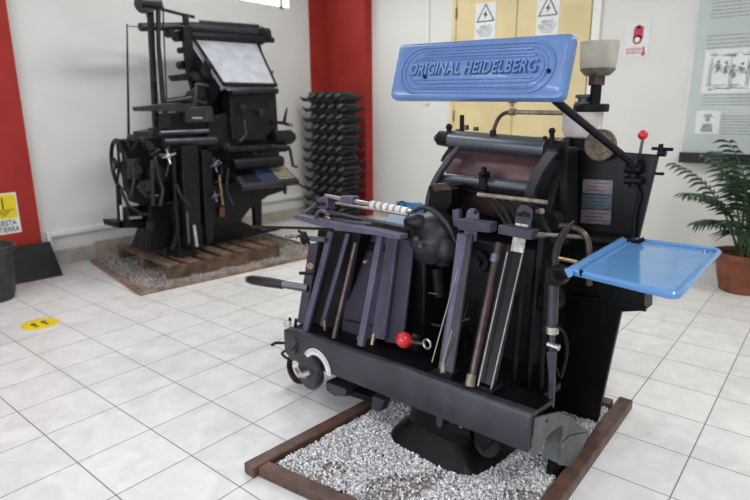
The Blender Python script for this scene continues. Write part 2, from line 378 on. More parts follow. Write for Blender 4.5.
MB().cyl((0, 0, 0), (0, 0, .0015), .118, seg=40).build('sticker_disc', M_yel, ys)
fs = MB()
for sx in (-.035, .03): fs.sph((sx, .015, .0018), .022, (.8, 1.5, .03), 12).sph((sx, -.04, .0018), .016, (.9, 1, .03), 10)
fs.build('footprint_marks', M_brass, ys)
from mathutils import noise as mnoise
# ------------------------------------------------------------------ stack of iron racks in the corner
def rack_layer():
    t = thing('iron_rack', '', 'rack', (0, 0, 0))
    m = MB(); m.bb((-.17, -.33, .02), (.17, .33, .038)).bb((-.13, -.27, .0), (.15, .27, .125))
    for s in (-1, 1):   # upturned pointed lips at both ends
        for k in range(3):
            x = -.13+k*.13
            m.loft([[Vector((x-.05, s*.31, .012)), Vector((x+.05, s*.31, .012)), Vector((x+.05, s*.31, .055)), Vector((x-.05, s*.31, .055))],
                    [Vector((x-.03, s*.375, .035)), Vector((x+.03, s*.375, .035)), Vector((x+.03, s*.375, .06)), Vector((x-.03, s*.375, .06))],
                    [Vector((x-.008, s*.43, .068)), Vector((x+.008, s*.43, .068)), Vector((x+.008, s*.43, .078)), Vector((x-.008, s*.43, .078))]])
    m.build('rack_base', M_rack, t, bevel=.003)
    for k in range(4):
        y = -.255+k*.145
        b = MB(); b.tube([Vector((-.20, y+.02, .03)), Vector((-.20, y, .06)), Vector((-.16, y-.03, .085)), Vector((-.05, y-.035, .09)), Vector((.1, y-.03, .085)), Vector((.18, y, .05))], [.012, .026, .034, .032, .032, .02], seg=10)
        b.build('curved_rib', M_rack, t)
    c = MB()
    for y in (-.2, .2): c.bb((-.15, y-.012, 0), (.15, y+.012, .02))
    c.bb((-.03, -.02, 0), (.03, .02, .02)); c.build('spacer_foot', M_black, t)
    return t
NR = 13; STEP = .1275
r0 = rack_layer(); r0.location = (4.88, 2.79, 0)
ordw = ['bottom', 'second from bottom', 'third from bottom', 'fourth from bottom', 'fifth from bottom', 'sixth from bottom', 'middle', 'sixth from top', 'fifth from top', 'fourth from top', 'third from top', 'second from top', 'topmost']
rj = random.Random(5)
for i in range(NR):
    o = r0 if i == 0 else copy_tree(r0)
    o.location = (4.88+rj.uniform(-.012, .012), 2.80+rj.uniform(-.02, .02), i*STEP); o.rotation_euler = (0, 0, rj.uniform(-.02, .02))
    o['label'] = ('black ribbed iron rack, %s of the tall stack by the red column' % ordw[i]) if i != 6 else 'black ribbed iron rack halfway up the tall stack by the red column'
    o['group'] = 'iron racks stacked by the red column'

# ------------------------------------------------------------------ gravel beds
def chips(name, label, poly, z0, n, m, r0, r1, seed, holes=()):
    rn = random.Random(seed); g = MB(); xs = [p[0] for p in poly]; ys = [p[1] for p in poly]
    def inside(x, y, P):
        c = False; j = len(P)-1
        for i in range(len(P)):
            if (P[i][1] > y) != (P[j][1] > y) and x < (P[j][0]-P[i][0])*(y-P[i][1])/(P[j][1]-P[i][1])+P[i][0]: c = not c
            j = i
        return c
    verts = []; faces = []
    k = 0
    while k < n:
        x = rn.uniform(min(xs), max(xs)); y = rn.uniform(min(ys), max(ys))
        if not inside(x, y, poly) or any(inside(x, y, h) for h in holes): continue
        if mnoise.noise(Vector((x*4.2+seed, y*4.2, .3))) < -.22 and rn.random() < .82: continue
        k += 1; r = rn.uniform(r0, r1); b = len(verts); q = Quaternion((rn.gauss(0, 1), rn.gauss(0, 1), rn.gauss(0, 1), rn.gauss(0, 1))); q.normalize()
        z = z0+rn.uniform(-.3, .8)*r+.006*math.sin(x*23)*math.cos(y*19)+.006
        for d in ((1, .2, 0), (-1, -.1, .1), (0, .8, .2), (.1, -.9, 0), (0, .1, .7), (.1, 0, -.7)):
            verts.append(q @ (Vector(d)*r*rn.uniform(.7, 1.2))+Vector((x, y, z)))
        for f in ((0, 2, 4), (2, 1, 4), (1, 3, 4), (3, 0, 4), (2, 0, 5), (1, 2, 5), (3, 1, 5), (0, 3, 5)): faces.append([b+i for i in f])
    me = bpy.data.meshes.new(name); me.from_pydata(verts, [], faces); me.materials.append(m)
    o = bpy.data.objects.new(name, me); COL.objects.link(o); return tag(o, label, 'gravel', kind='stuff')
def rail(parent, name, a, b, w_, h, m, z=0.0):
    a = Vector((*a, 0)); b = Vector((*b, 0)); d = (b-a).normalized(); n = Vector((-d.y, d.x, 0))
    P = [a-n*w_/2, b-n*w_/2, b+n*w_/2, a+n*w_/2]
    o = MB().prism([p+Vector((0, 0, z)) for p in P], (0, 0, h)).build(name, m, None, bevel=.006)
    if parent: o.parent = parent; o.matrix_parent_inverse = Matrix.Translation(-parent.location)
    return o
fr1 = thing('gravel_bed_frame', 'brown wooden frame on the floor round the gravel under the printing press', 'frame', (1.45, -1.15, 0))
# corners of the outer edge (world)
c1, c2, c3, c4 = (.745, -.64), (.86, -1.70), (2.20, -1.655), (2.14, -.72)
rail(fr1, 'rail', (.725, -.632), (2.20, -.735), .06, .048, M_rail)
rail(fr1, 'rail', (.775, -.665), (.885, -1.63), .06, .042, M_rail)
rail(fr1, 'rail', (.80, -1.665), (2.24, -1.645), .065, .05, M_rail)
rail(fr1, 'rail', (2.13, -.79), (2.17, -1.60), .06, .045, M_rail)
bed = MB().prism([(.80, -.69, .0), (.92, -1.62, .0), (2.13, -1.60, .0), (2.09, -.76, .0)], (0, 0, .018)).build('gravel_dust', M_gbed); tag(bed, 'dusty grey grit lying under the white chips below the printing press', 'grit', kind='stuff')
chips('marble_gravel', 'white and grey marble chips spread under the printing press', [(.82, -.69), (.925, -1.615), (2.12, -1.60), (2.09, -.76)], .020, 27000, M_gravel, .0036, .0088, 1, holes=[[(1.32, -.98), (1.38, -1.36), (2.0, -1.4), (2.0, -.95)]])

f2 = thing('gravel_bed_frame', 'worn wooden frame on the floor round the gravel under the typecasting machine', 'frame', (2.5, 2.4, 0))
rail(f2, 'rail', (1.64, 1.905), (3.62, 1.655), .05, .028, M_rail2)
rail(f2, 'rail', (1.67, 1.935), (1.90, 3.27), .05, .028, M_rail2)
rail(f2, 'rail', (3.58, 1.69), (3.78, 3.0), .05, .028, M_rail2)
bed = MB().prism([(1.70, 1.93, 0), (3.56, 1.69, 0), (3.75, 3.0, 0), (3.75, 3.33, 0), (1.92, 3.33, 0)], (0, 0, .010)).build('gravel_dust', M_gbed); tag(bed, 'dusty grit lying under the dirty chips below the typecasting machine', 'grit', kind='stuff')
chips('dirty_gravel', 'dirty white and brown chips spread under the pallet of the typecasting machine', [(1.71, 1.94), (3.55, 1.71), (3.73, 3.0), (3.70, 3.3), (1.93, 3.3)], .011, 9000, M_gravel2, .005, .011, 2)

# ------------------------------------------------------------------ pallet
pal = thing('wooden_pallet', 'weathered wooden pallet carrying the old typecasting machine', 'pallet', (1.99, 2.04, .012), math.radians(-5.5))
def pl(name, a, b): MB().bb(a, b).build(name, M_pallet, pal, bevel=.004)
for y in (.0, .52, 1.04): pl('stringer', (0, y, 0), (1.16, y+.06, .115))
for k in range(7):
    pl('deck_board', (.0+k*.174, -.01, .115), (.112+k*.174, 1.12, .138))
PZ = .15

# ------------------------------------------------------------------ typecasting machine
LF = Frame((2.5, 2.6, PZ)); LO = LF.o
lm = thing('typecasting_machine', 'tall old black typecasting machine with a silver sloping magazine on a pallet', 'typecasting machine', LO)
def lp(y, px, py): return LF.v(px, py, y-2.6)
def lpl(name, y, pts, th, m=M_lino, bevel=.004):
    return MB().prism([lp(y, *p) for p in pts], (0, th, 0)).build(name, m, lm, bevel=bevel)
def ltube(name, y, pts, r, m=M_lino, seg=8): return MB().tube([lp((y if len(p) == 2 else p[2]), p[0], p[1]) for p in pts], r, seg=seg).build(name, m, lm)
# base and feet standing on the pallet
def onp(x, y): return LF.loc(Vector((x, y, PZ)))
b = MB()
def ringp(cx, cy, hx, hy, z): return [LF.loc(Vector((cx+sx*hx, cy+sy*hy, z))) for sx, sy in ((-1, -1), (1, -1), (1, 1), (-1, 1))]
MB().loft([ringp(2.36, 2.66, .22, .32, PZ), ringp(2.36, 2.66, .20, .29, PZ+.05), ringp(2.36, 2.66, .16, .22, PZ+.22), ringp(2.37, 2.66, .15, .20, .62)]).build('base_column', M_lino, lm, bevel=.01)
MB().loft([ringp(2.28, 2.24, .10, .08, PZ), ringp(2.28, 2.26, .07, .06, PZ+.06), ringp(2.30, 2.30, .05, .05, PZ+.25), ringp(2.30, 2.36, .05, .05, .6)]).build('front_foot', M_lino, lm, bevel=.008)
lpl('base_plate', 2.42, [(203, 248), (206, 205), (222, 198), (243, 222), (262, 230), (276, 238), (283, 245), (283, 249), (262, 249.5), (203, 251.5)], .34)
lpl('base_plate', 2.38, [(150, 206), (200, 198), (205, 235), (214, 249), (190, 253), (150, 250)], .06)
lpl('keyboard_bracket', 2.30, [(283, 187), (289, 189), (268, 196), (250, 209), (240, 222), (222, 225), (205, 226), (205, 190), (240, 180)], .10)
lpl('rear_leg', 2.55, [(254, 196), (262, 194), (262, 228), (256, 230)], .06)
lpl('main_frame', 2.50, [(205, 90), (276, 92), (280, 165), (262, 196), (230, 205), (200, 210), (165, 206), (150, 200), (150, 132), (185, 126)], .30)
lpl('main_frame', 2.44, [(152, 128), (240, 124), (240, 150), (152, 152)], .07, M_lino2)
lpl('left_frame', 2.42, [(127, 150), (160, 146), (162, 200), (150, 207), (134, 202), (128, 185)], .10)
lpl('gear_cover', 2.34, [(129, 159), (139, 159), (140, 180), (130, 179)], .05, M_lino2)
# vise column in front
lpl('vise_column', 2.12, [(182, 147), (198, 146), (202, 244), (188, 247), (184, 200)], .08, M_lino)
lpl('vise_rail', 2.11, [(202, 150), (212, 152), (214, 240), (207, 245)], .05, M_lino)
ltube('steel_rod', 2.07, [(194, 225), (197, 246)], .016, M_steel)
ltube('lever', 2.12, [(176, 184), (180, 194), (187, 203), (190, 207)], .014, M_lino2)
ltube('lever', 2.14, [(152, 160), (153, 205)], .014, M_lino2)
ltube('lever', 2.16, [(173, 152), (175, 190), (178, 230), (172, 250)], .02, M_lino)
ltube('steel_rod', 2.10, [(187, 212), (189, 243)], .012, M_dsteel)
ltube('steel_rod', 2.10, [(219, 175), (223, 205)], .010, M_brass)
# star handles
for (x, y, s) in ((168, 156, 1), (215, 165, 1), (215, 196, .8)):
    c = lp(2.08, x, y); k = MB()
    for t in (.3, 1.9, 3.3, 4.8): k.cyl(c, c+Vector((math.cos(t)*.065*s, -.02, math.sin(t)*.065*s)), .010, .007, 8)
    k.sph(c, .025, seg=10); k.cyl(c, c+Vector((.0, .12, 0)), .014); k.build('star_handle', M_steel if x < 200 else M_dsteel, lm)
lpl('orange_tag', 2.26, [(220, 207), (225, 207), (225, 217), (220, 217)], .012, M_orange)
ltube('driving_belt', 2.26, [(212, 165), (219, 160), (222, 168), (221, 180), (214, 183)], .006, M_brown)
# keyboard: sloping table with keys
K = [LF.z(233, 172, 0), None]
kb = lambda px, py, y: LF.v(px, py, y-2.6)
A, B, Cc, Dd = kb(243, 187, 2.02), kb(300, 181, 2.02), kb(281, 162, 2.30), kb(230, 168, 2.30)
n_ = (B-A).cross(Dd-A).normalized()
if n_.z < 0: n_ = -n_
ktb = MB().prism([A, B, Cc, Dd], -n_*.05).build('keyboard_tray', M_lino2, lm, bevel=.004)
for name, u0, u1, mt in (('key_bank', .08, .34, M_lino), ('key_bank', .36, .64, M_bluek), ('key_bank', .66, .97, M_beigek)):
    k = MB()
    for i in range(6):
        for j in range(6):
            a_ = u0+(u1-u0)*(i+.5)/6; b_ = .14+.72*(j+.5)/6
            p = A+(B-A)*a_+(Dd-A)*b_+((Cc-Dd)-(B-A))*a_*b_
            k.cyl(p, p+n_*.012, .014, .011, 8)
    k.build(name, mt, lm)
ltube('copy_holder_arm', 2.02, [(278, 184), (292, 181), (297, 183), (305, 188)], .010, M_lino)
ltube('hanging_hook', 2.04, [(285, 182), (285, 194)], .018, M_lino)
# cylinders over the keyboard
MB().cyl(lp(2.18, 232, 165), lp(2.18, 281, 161), .055, seg=20).build('roller', M_lino, lm)
MB().cyl(lp(2.26, 225, 150), lp(2.26, 286, 148), .04, seg=18).build('roller', M_lino, lm)
MB().cyl(lp(2.3, 272, 138), lp(2.3, 290, 137), .075, seg=20).cyl(lp(2.3, 290, 137), lp(2.3, 293, 137), .05, seg=20).build('handwheel', M_lino, lm)
ltube('crank', 2.2, [(270, 146), (289, 147), (290, 150), (293, 166), (297, 167)], .016, M_lino2)
ltube('delivery_lever', 2.25, [(272, 122), (283, 123), (290, 125)], .018, M_lino)
MB().cyl(lp(2.25, 284, 122), lp(2.25, 287, 108), .020, .008).build('knob', M_lino, lm)
MB().cyl(lp(2.25, 288, 124), lp(2.25, 292, 125), .02).build('handle_tip', M_tan, lm)
# assembler front and magazine
lpl('assembler_front', 2.30, [(230, 94), (276, 92), (277, 128), (262, 140), (232, 140)], .14, M_lino)
lpl('assembler_front', 2.34, [(208, 118), (232, 112), (234, 150), (208, 150)], .12, M_lino)
MB().cyl(lp(2.26, 231, 93), lp(2.26, 277, 91), .028, seg=14).build('front_rail', M_lino, lm)
# sloping magazine: upper edge farther back than the lower edge
a_, b_, c_, d_ = lp(2.80, 193, 39), lp(2.80, 257, 44), lp(2.28, 276, 86), lp(2.28, 223, 85)
nn = (b_-a_).cross(d_-a_).normalized()
if nn.y > 0: nn = -nn
mg = MB().prism([a_, b_, c_, d_], -nn*.05).build('magazine', M_mag, lm, bevel=.006)
MB().tube([a_+nn*.012, d_+nn*.012], .016).build('magazine_rail', M_lino, mg)
MB().tube([b_+nn*.012, c_+nn*.012], .010).build('magazine_rail', M_lino, mg)
MB().cyl(d_+nn*.01, c_+nn*.01, .02, seg=10).build('magazine_lip', M_lino, mg)
MB().prism([a_-nn*.06, d_-nn*.06, lp(2.5, 205, 110), lp(2.8, 190, 70)], Vector((.02, .03, 0))).build('magazine_side_plate', M_lino, lm)
# side frames carrying the magazine
lpl('magazine_frame', 2.72, [(183, 26), (189, 24), (196, 60), (212, 112), (200, 114), (188, 72)], .05)
ltube('frame_strut', 2.6, [(197, 62), (207, 75), (214, 100)], .022)
ltube('frame_strut', 2.5, [(205, 60), (219, 78), (228, 96)], .022, M_lino2)
ltube('frame_strut', 2.5, [(196, 84), (210, 86), (212, 96), (205, 104), (196, 100), (196, 84)], .014, M_dsteel)
for (x, y, r) in ((208, 70, .07), (216, 84, .06), (200, 92, .05), (222, 98, .06), (196, 76, .04)): MB().cyl(lp(2.5, x, y), lp(2.6, x, y)+Vector((0, .05, 0)), r, seg=18).build('cam_gear', M_lino, lm)
# distributor bar across the top
MB().cyl(lp(2.86, 188, 27), lp(2.86, 268, 33), .055, seg=16).build('distributor_bar', M_lino2, lm)
MB().cyl(lp(2.82, 190, 36), lp(2.82, 262, 40), .05, seg=16).build('distributor_screw', M_lino, lm)
MB().cyl(lp(2.84, 200, 22), lp(2.84, 258, 26), .02, seg=10).build('distributor_rail', M_lino2, lm)
MB().cyl(lp(2.84, 258, 30), lp(2.84, 268, 38), .06, seg=14).cyl(lp(2.84, 264, 40), lp(2.84, 273, 40), .03, seg=12).build('distributor_box', M_lino, lm)
ltube('rear_strut', 2.9, [(259, 44), (263, 62), (270, 92)], .018)
ltube('stop_lever', 2.6, [(268, 72), (273, 71), (271, 77)], .010)
MB().cyl(lp(2.84, 140, 27), lp(2.84, 190, 26), .038, seg=12).build('top_arm', M_lino2, lm)
ltube('top_lever', 2.80, [(161, 9), (180, 14), (194, 17)], .016, M_lino2)
MB().cyl(lp(2.78, 185, 14), lp(2.78, 186, 24), .03, seg=10).build('top_lever_pivot', M_lino, lm)
for (x, y, r) in ((172, 33, .04), (180, 36, .05), (184, 50, .03), (184, 65, .04)): MB().cyl(lp(2.78, x, y), lp(2.78, x, y)+Vector((0, .08, 0)), r, seg=14).build('pulley', M_lino, lm)
lpl('elevator_block', 2.55, [(174, 75), (190, 73), (192, 80), (178, 81)], .12)
# mast with pulley head on the left
g = MB(); c = lp(2.6, 149, 3); g.cyl(c, c+Vector((.0, .12, 0)), .075, seg=24); g.cyl(lp(2.6, 140, 1), lp(2.6, 160, 3), .045, seg=14); g.build('mast_head', M_lino2, lm)
lpl('mast', 2.62, [(157, 6), (161, 6), (161, 45), (166, 100), (170, 130), (165, 130), (162, 100), (158, 50)], .03, M_lino2)
lpl('mast', 2.66, [(149, 8), (154, 8), (156, 60), (160, 128), (155, 128), (152, 60)], .05, M_lino)
ltube('mast_wire', 2.58, [(163, 6), (164, 40), (168, 128)], .007)
ltube('mast_wire', 2.58, [(145, 6), (150, 30), (155, 120)], .006)
MB().sph(lp(2.55, 154, 81), .028, (1, 1, .8)).build('oil_cup', M_lino, lm)
ltube('wire_stay', 2.66, [(127, 26), (143, 27)], .004)
MB().tube([lp(2.6, 127, 24), lp(2.55, 129, 158)], [.006, .013], seg=8).build('stay_rod', M_lino, lm)
# arm and cylinder half way up
MB().prism([lp(2.3, 138, 107), lp(2.3, 170, 103), lp(2.3, 190, 104), lp(2.3, 190, 112), lp(2.3, 139, 111)], (0, .10, 0)).build('elevator_arm', M_lino2, lm, bevel=.004)
MB().cyl(lp(2.34, 165, 103), lp(2.34, 190, 99), .035, seg=14).build('elevator_arm', M_lino, lm)
lpl('casting_box', 2.36, [(170, 113), (208, 112), (210, 132), (170, 134)], .2, M_lino)
lpl('casting_box', 2.30, [(186, 108), (212, 106), (214, 122), (186, 123)], .1, M_lino2)
MB().cyl(lp(2.28, 160, 133), lp(2.28, 208, 131), .020, seg=12).build('steel_bar', M_dsteel, lm)
MB().cyl(lp(2.30, 163, 143), lp(2.30, 215, 141), .045, seg=18).build('cylinder', M_lino2, lm)
MB().cyl(lp(2.22, 192, 118), lp(2.22, 202, 118), .008, seg=8).build('steel_pin', M_steel, lm)
lpl('melting_pot', 2.40, [(128, 140), (162, 136), (163, 152), (130, 154)], .2, M_lino)
for (x, y, r) in ((136, 138, .03), (143, 141, .025), (150, 146, .04), (160, 175, .07), (138, 170, .04), (158, 152, .035)): MB().cyl(lp(2.32, x, y), lp(2.32, x, y)+Vector((0, .1, 0)), r, seg=18).build('cam', M_lino2, lm)
ltube('hose', 2.3, [(133, 150), (138, 140), (146, 146), (150, 155), (160, 150)], .014)
# drive wheel seen almost edge on
wc = LF.loc(Vector((1.93, 2.62, 0)) + Vector((0, 0, .93+.0)))
wc = lp(2.62, 119.5, 165)
wax = Vector((-.62, .74, 0)).normalized()       # nearly across the line of sight
wax = Vector((.985, -.17, 0)).normalized()
wu = wax.cross(Vector((0, 0, 1))).normalized()
g = MB(); g.tube([wc+wu*.215*math.cos(t)+Vector((0, 0, .215*math.sin(t))) for t in [2*PI*i/36 for i in range(36)]], .018, closed=True, seg=8)
dw = g.build('drive_wheel', M_lino, lm)
g = MB()
for k in range(5):
    t = 2*PI*k/5+.3; g.cyl(wc, wc+wu*.21*math.cos(t)+Vector((0, 0, .21*math.sin(t))), .014, .010, 8)
g.build('wheel_spoke', M_lino, dw); MB().cyl(wc-wax*.05, wc+wax*.30, .035, seg=14).build('wheel_hub', M_lino2, dw)
for (pts, r) in (([(131, 196), (134, 180), (133, 160)], .012), ([(138, 186), (146, 196), (158, 196)], .014), ([(155, 156), (157, 170), (163, 190), (160, 206)], .016), ([(168, 146), (170, 160), (166, 176)], .012), ([(203, 160), (210, 178), (206, 198)], .014), ([(228, 168), (226, 190), (233, 206)], .014), ([(244, 120), (246, 134), (240, 142)], .014)):
    ltube('linkage', 2.20, pts, r, M_lino2)
for (x, y, r) in ((158, 172, .06), (147, 186, .05), (208, 180, .045), (228, 148, .04), (255, 150, .045), (244, 108, .03), (262, 112, .03)):
    c = lp(2.24, x, y); MB().cyl(c, c+Vector((0, .06, 0)), r, seg=20).cyl(c-Vector((0, .015, 0)), c+Vector((0, .01, 0)), r*.4, seg=12).build('cam_wheel', M_lino2, lm)
lpl('motor_shelf', 2.50, [(116, 222), (150, 221), (150, 228), (118, 228)], .25, M_lino)
lpl('motor_strut', 2.50, [(117, 185), (121, 185), (124, 228), (119, 228)], .03, M_lino)
MB().cyl(lp(2.55, 126, 215), lp(2.55, 146, 213), .075, seg=20).build('motor', M_lino, lm)
MB().cyl(lp(2.45, 129, 218), lp(2.45, 141, 217), .02, seg=12).build('motor_cap', M_steel, lm)
ltube('drive_strap', 2.4, [(121, 190), (128, 205), (142, 214), (158, 215), (166, 205)], .014, M_lino2)
MB().cyl(lp(2.4, 121, 205), lp(2.38, 122, 220), .012, seg=8).build('belt_guard', M_steel, lm)
lpl('side_plate', 2.5, [(165, 150), (182, 150), (184, 215), (166, 216)], .2, M_lino)
lpl('warning_plate', 2.37, [(147, 222), (154, 222), (154, 231), (147, 231)], .01, M_lino2)

for o in lm.children:
    for vtx in o.data.vertices: vtx.co.z = max(vtx.co.z, .001)
# ------------------------------------------------------------------ potted palm
pt = thing('potted_palm', 'green feathery palm in a round terracotta pot on the floor by the right wall', 'potted plant', (4.74, -1.80, 0))
MB().lathe([(.135, 0), (.15, .01), (.185, .16), (.20, .27), (.215, .275), (.217, .32), (.20, .32), (.195, .28), (.05, .27)], (0, 0, 0), seg=36).build('pot', M_terra, pt)
MB().cyl((0, 0, .27), (0, 0, .285), .193, seg=32).build('soil', M_soil, pt)
rp = random.Random(11)
def frond(base, az, lean, L, droop, wid=.185, nl=11):
    st = []; p = Vector(base); d = Vector((math.cos(az)*math.sin(lean), math.sin(az)*math.sin(lean), math.cos(lean)))
    n = 16
    for i in range(n+1):
        st.append(p.copy()); p = p+d*(L/n); d = (d+Vector((math.cos(az), math.sin(az), 0))*.02*droop-Vector((0, 0, 1))*droop*.055*(i/n+.25)).normalized()
    MBs = MB().tube(st, [.011-.008*i/n for i in range(n+1)], seg=6); f = MBs.build('palm_stem', M_stem, pt)
    side = Vector((-math.sin(az), math.cos(az), 0)); m = MB()
    for i in range(nl):
        t = .46+.54*i/(nl-1); k = t*n; j = min(n-1, int(k)); q = st[j].lerp(st[j+1], k-j); td = (st[j+1]-st[j]).normalized(); up = side.cross(td)
        if up.z < 0: up = -up
        ln = wid*(1.15-abs(t-.6)*1.3)*rp.uniform(.85, 1.1)
        for s in (-1, 1):
            dr = (side*s*.85+td*.55+up*.12).normalized(); e0 = q; w_ = .016
            pts = []
            for a in (0, .25, .6, 1):
                pts.append((e0+dr*ln*a-Vector((0, 0, 1))*ln*.55*a*a, w_*(.35, 1, .8, .05)[(0, .25, .6, 1).index(a)]))
            nrm = td
            rw = [[P-nrm*ww, P+up*.003, P+nrm*ww] for P, ww in pts]
            V = [[m.b.verts.new(x) for x in r] for r in rw]
            for a in range(3):
                for c in range(2): m.b.faces.new((V[a][c], V[a][c+1], V[a+1][c+1], V[a+1][c]))
    m.build('palm_leaves', M_leaf, f, recalc=False)
spec = [(2.35, .20, .84, 2.2), (2.9, .28, .62, 2.5), (3.2, .20, .95, 1.8), (2.0, .30, .55, 2.5), (4.9, .08, 1.12, 1.2), (5.4, .15, 1.1, 1.3), (3.7, .35, .9, 1.7), (1.4, .3, 1.0, 1.5), (.6, .35, 1.1, 1.3), (4.2, .3, 1.05, 1.5), (4.9, .5, 1.0, 1.4), (5.6, .4, 1.05, 1.4),
        (2.6, .08, 1.08, 1.4), (1.9, .12, 1.0, 1.6), (3.4, .10, 1.15, 1.3), (.1, .6, .8, 1.6), (2.1, .18, .80, 2.2), (3.1, .3, .5, 2.5), (4.6, .1, 1.0, 1.5), (5.2, .2, .8, 2.0), (.8, .1, .9, 1.7), (5.9, .3, .7, 2.2), (4.0, .2, .6, 2.4), (2.8, .12, .9, 1.8), (4.4, .35, .75, 2.2)]
for i, (az, le, L, dr) in enumerate(spec):
    a = rp.uniform(0, 2*PI); frond((.05*math.cos(a), .05*math.sin(a), .28), az, le, L*.93, dr)
# ------------------------------------------------------------------ the platen printing press
PF = Frame((1.2, -1.6, 0), math.radians(-4.6))
pr = thing('printing_press', 'large black platen printing press with a blue lettered shade and a blue side tray', 'printing press', PF.o, PF.a)
p = PF.u
VX = Vector((0, 1, 0)); UX = Vector((1, 0, 0))
def slab(name, u, pts, th, m=M_press, bevel=.003, parent=None):
    return MB().prism([p(a, b, u) for a, b in pts], (th, 0, 0)).build(name, m, parent or pr, bevel=bevel)
def rods(name, segs, m, parent=None, seg=12):
    for (a, c, r) in segs: o = MB().cyl(p(*a), p(*c), r, seg=seg).build(name, m, parent or pr)
    return o
def tb(name, pts, r, m, parent=None, seg=10, closed=False): return MB().tube([p(*q) for q in pts], r, seg, closed).build(name, m, parent or pr)
def smooth(pts, n=6):
    P = [Vector(q) for q in pts]; out = []
    for i in range(len(P)-1):
        a = P[max(0, i-1)]; b = P[i]; c = P[i+1]; d = P[min(len(P)-1, i+2)]
        for k in range(n):
            t = k/n; out.append(.5*((2*b)+(c-a)*t+(2*a-5*b+4*c-d)*t*t+(3*b-a-3*c+d)*t*t*t))
    return out+[P[-1]]
def stb(name, pts, r, m, parent=None, seg=10):
    q = smooth([p(*x) for x in pts]); rr = r
    if isinstance(r, (list, tuple)):
        n = len(pts)-1; rr = []
        for i in range(len(q)): t = i/(len(q)-1)*n; k = min(n-1, int(t)); rr.append(r[k]+(r[k+1]-r[k])*(t-k))
    return MB().tube(q, rr, seg).build(name, m, parent or pr)
def flat(a, b, w, t, w2=None):
    """flat bar from a to b, w wide along v and t thick"""
    a = Vector(a); b = Vector(b); d = (b-a).normalized(); n = VX.cross(d).normalized(); s = VX; w2 = w2 or w
    return MB().loft([[a+s*w/2+n*t/2, a-s*w/2+n*t/2, a-s*w/2-n*t/2, a+s*w/2-n*t/2], [b+s*w2/2+n*t/2, b-s*w2/2+n*t/2, b-s*w2/2-n*t/2, b+s*w2/2-n*t/2]])
def bar(name, a, b, w, t, m=M_bar, w2=None): return flat(p(*a), p(*b), w, t, w2).build(name, m, pr, bevel=.002)

# ---- pedestal standing in the gravel
def ov(cu, cv, hu, hv, z, n=28, e=3.2):
    out = []
    for i in range(n):
        t = 2*PI*i/n; c, s = math.cos(t), math.sin(t)
        out.append(Vector((cu+hu*abs(c)**(2/e)*(1 if c > 0 else -1), cv+hv*abs(s)**(2/e)*(1 if s > 0 else -1), z)))
    return out
MB().loft([ov(.44, .47, .45, .255, .0, 40, 5), ov(.44, .47, .45, .255, .035, 40, 5), ov(.44, .47, .43, .235, .06, 40, 5), ov(.44, .47, .38, .19, .11, 40, 5), ov(.44, .47, .37, .18, .22, 40, 5), ov(.44, .47, .40, .26, .34, 40, 5)]).build('pedestal', M_panel, pr)
# ---- main body behind the feed guides
MB().bb((.48, .28, .25), (.78, .92, .86)).build('machine_body', M_black, pr, bevel=.012)
MB().bb((.80, .24, .10), (1.08, .88, 1.22)).build('rear_body', M_black, pr, bevel=.012)
MB().prism([Vector((.50, .92, .30)), Vector((.90, .92, .30)), Vector((.90, .92, .95)), Vector((.84, .92, 1.20)), Vector((.70, .92, 1.22)), Vector((.60, .92, 1.05)), Vector((.50, .92, .90))], (0, -.04, 0)).build('side_frame', M_black, pr, bevel=.004)
MB().prism([Vector((.46, .28, .30)), Vector((.78, .28, .30)), Vector((.78, .28, 1.20)), Vector((.62, .28, 1.20)), Vector((.50, .28, .95))], (0, -.03, 0)).build('side_frame', M_black, pr, bevel=.004)
# ---- front beam
v0 = lambda a, b: PF.v(a, b, 0.0)
def sect(v, pts): return [Vector((u, v, z)) for u, z in pts]
bs = [(0, .258), (-.003, .30), (0, .372), (.012, .392), (.10, .398), (.20, .398), (.20, .375), (.03, .36), (.02, .27)]
bs = [(0, .256), (-.003, .30), (0, .392), (.010, .410), (.045, .411), (.05, .40), (.05, .385), (.03, .38), (.02, .268)]
topz = [(.045, .386), (.045, .407), (.18, .400), (.18, .38)]
MB().loft([sect(.004, topz), sect(1.365, [(u, z-.062) for u, z in topz])]).build('beam_top', M_panel, pr, bevel=.002)
bm_ = MB().loft([sect(0.001, bs), sect(1.372, [(u, z-.062) for u, z in bs])])
bm_.build('front_beam', M_press, pr, bevel=.006)
MB().loft([sect(1.372, [(u*1.0, z) for u, z in [(0, .20), (0, .345), (.13, .345), (.13, .25)]]), sect(1.40, [(0, .22), (0, .34), (.13, .34), (.13, .26)])]).build('beam_end_cap', M_press, pr, bevel=.004)
# deck plate behind the beam top
MB().bb((.17, .12, .28), (.48, 1.30, .315)).build('deck_plate', M_black, pr, bevel=.004)
ec = [(534, 417), (545, 414), (558, 411), (572, 420), (588, 431), (582, 444), (577, 454), (567, 466), (557, 464), (559, 452), (559, 440), (561, 424), (556, 426), (548, 432), (541, 441), (536, 453), (530, 456), (532, 440)]
MB().prism([v0(*q) for q in ec], (0, -.010, 0)).build('end_casting', M_greyend, pr, bevel=.002)
MB().prism([v0(*q)+Vector((0, .0005, 0)) for q in [(561, 424), (572, 421), (587, 431), (582, 444), (577, 454), (567, 465), (557, 463), (559, 452)]], (0, .06, 0)).build('casting_leg', M_greyend, pr, bevel=.002)
MB().cyl(v0(544, 420)-VX*.012, v0(544, 420)+VX*.005, .006, seg=12).build('bolt_hole', M_black, pr)
MB().tube([v0(*q)-VX*.0105 for q in ((584, 431.5), (575, 432.5), (566, 435), (560, 441))], .002, 6).build('casting_seam', M_black, pr)
MB().loft([ov(.29, .03, .05, .026, .0, 12), ov(.29, .03, .045, .024, .09, 12)]).build('support_foot', M_black, pr)
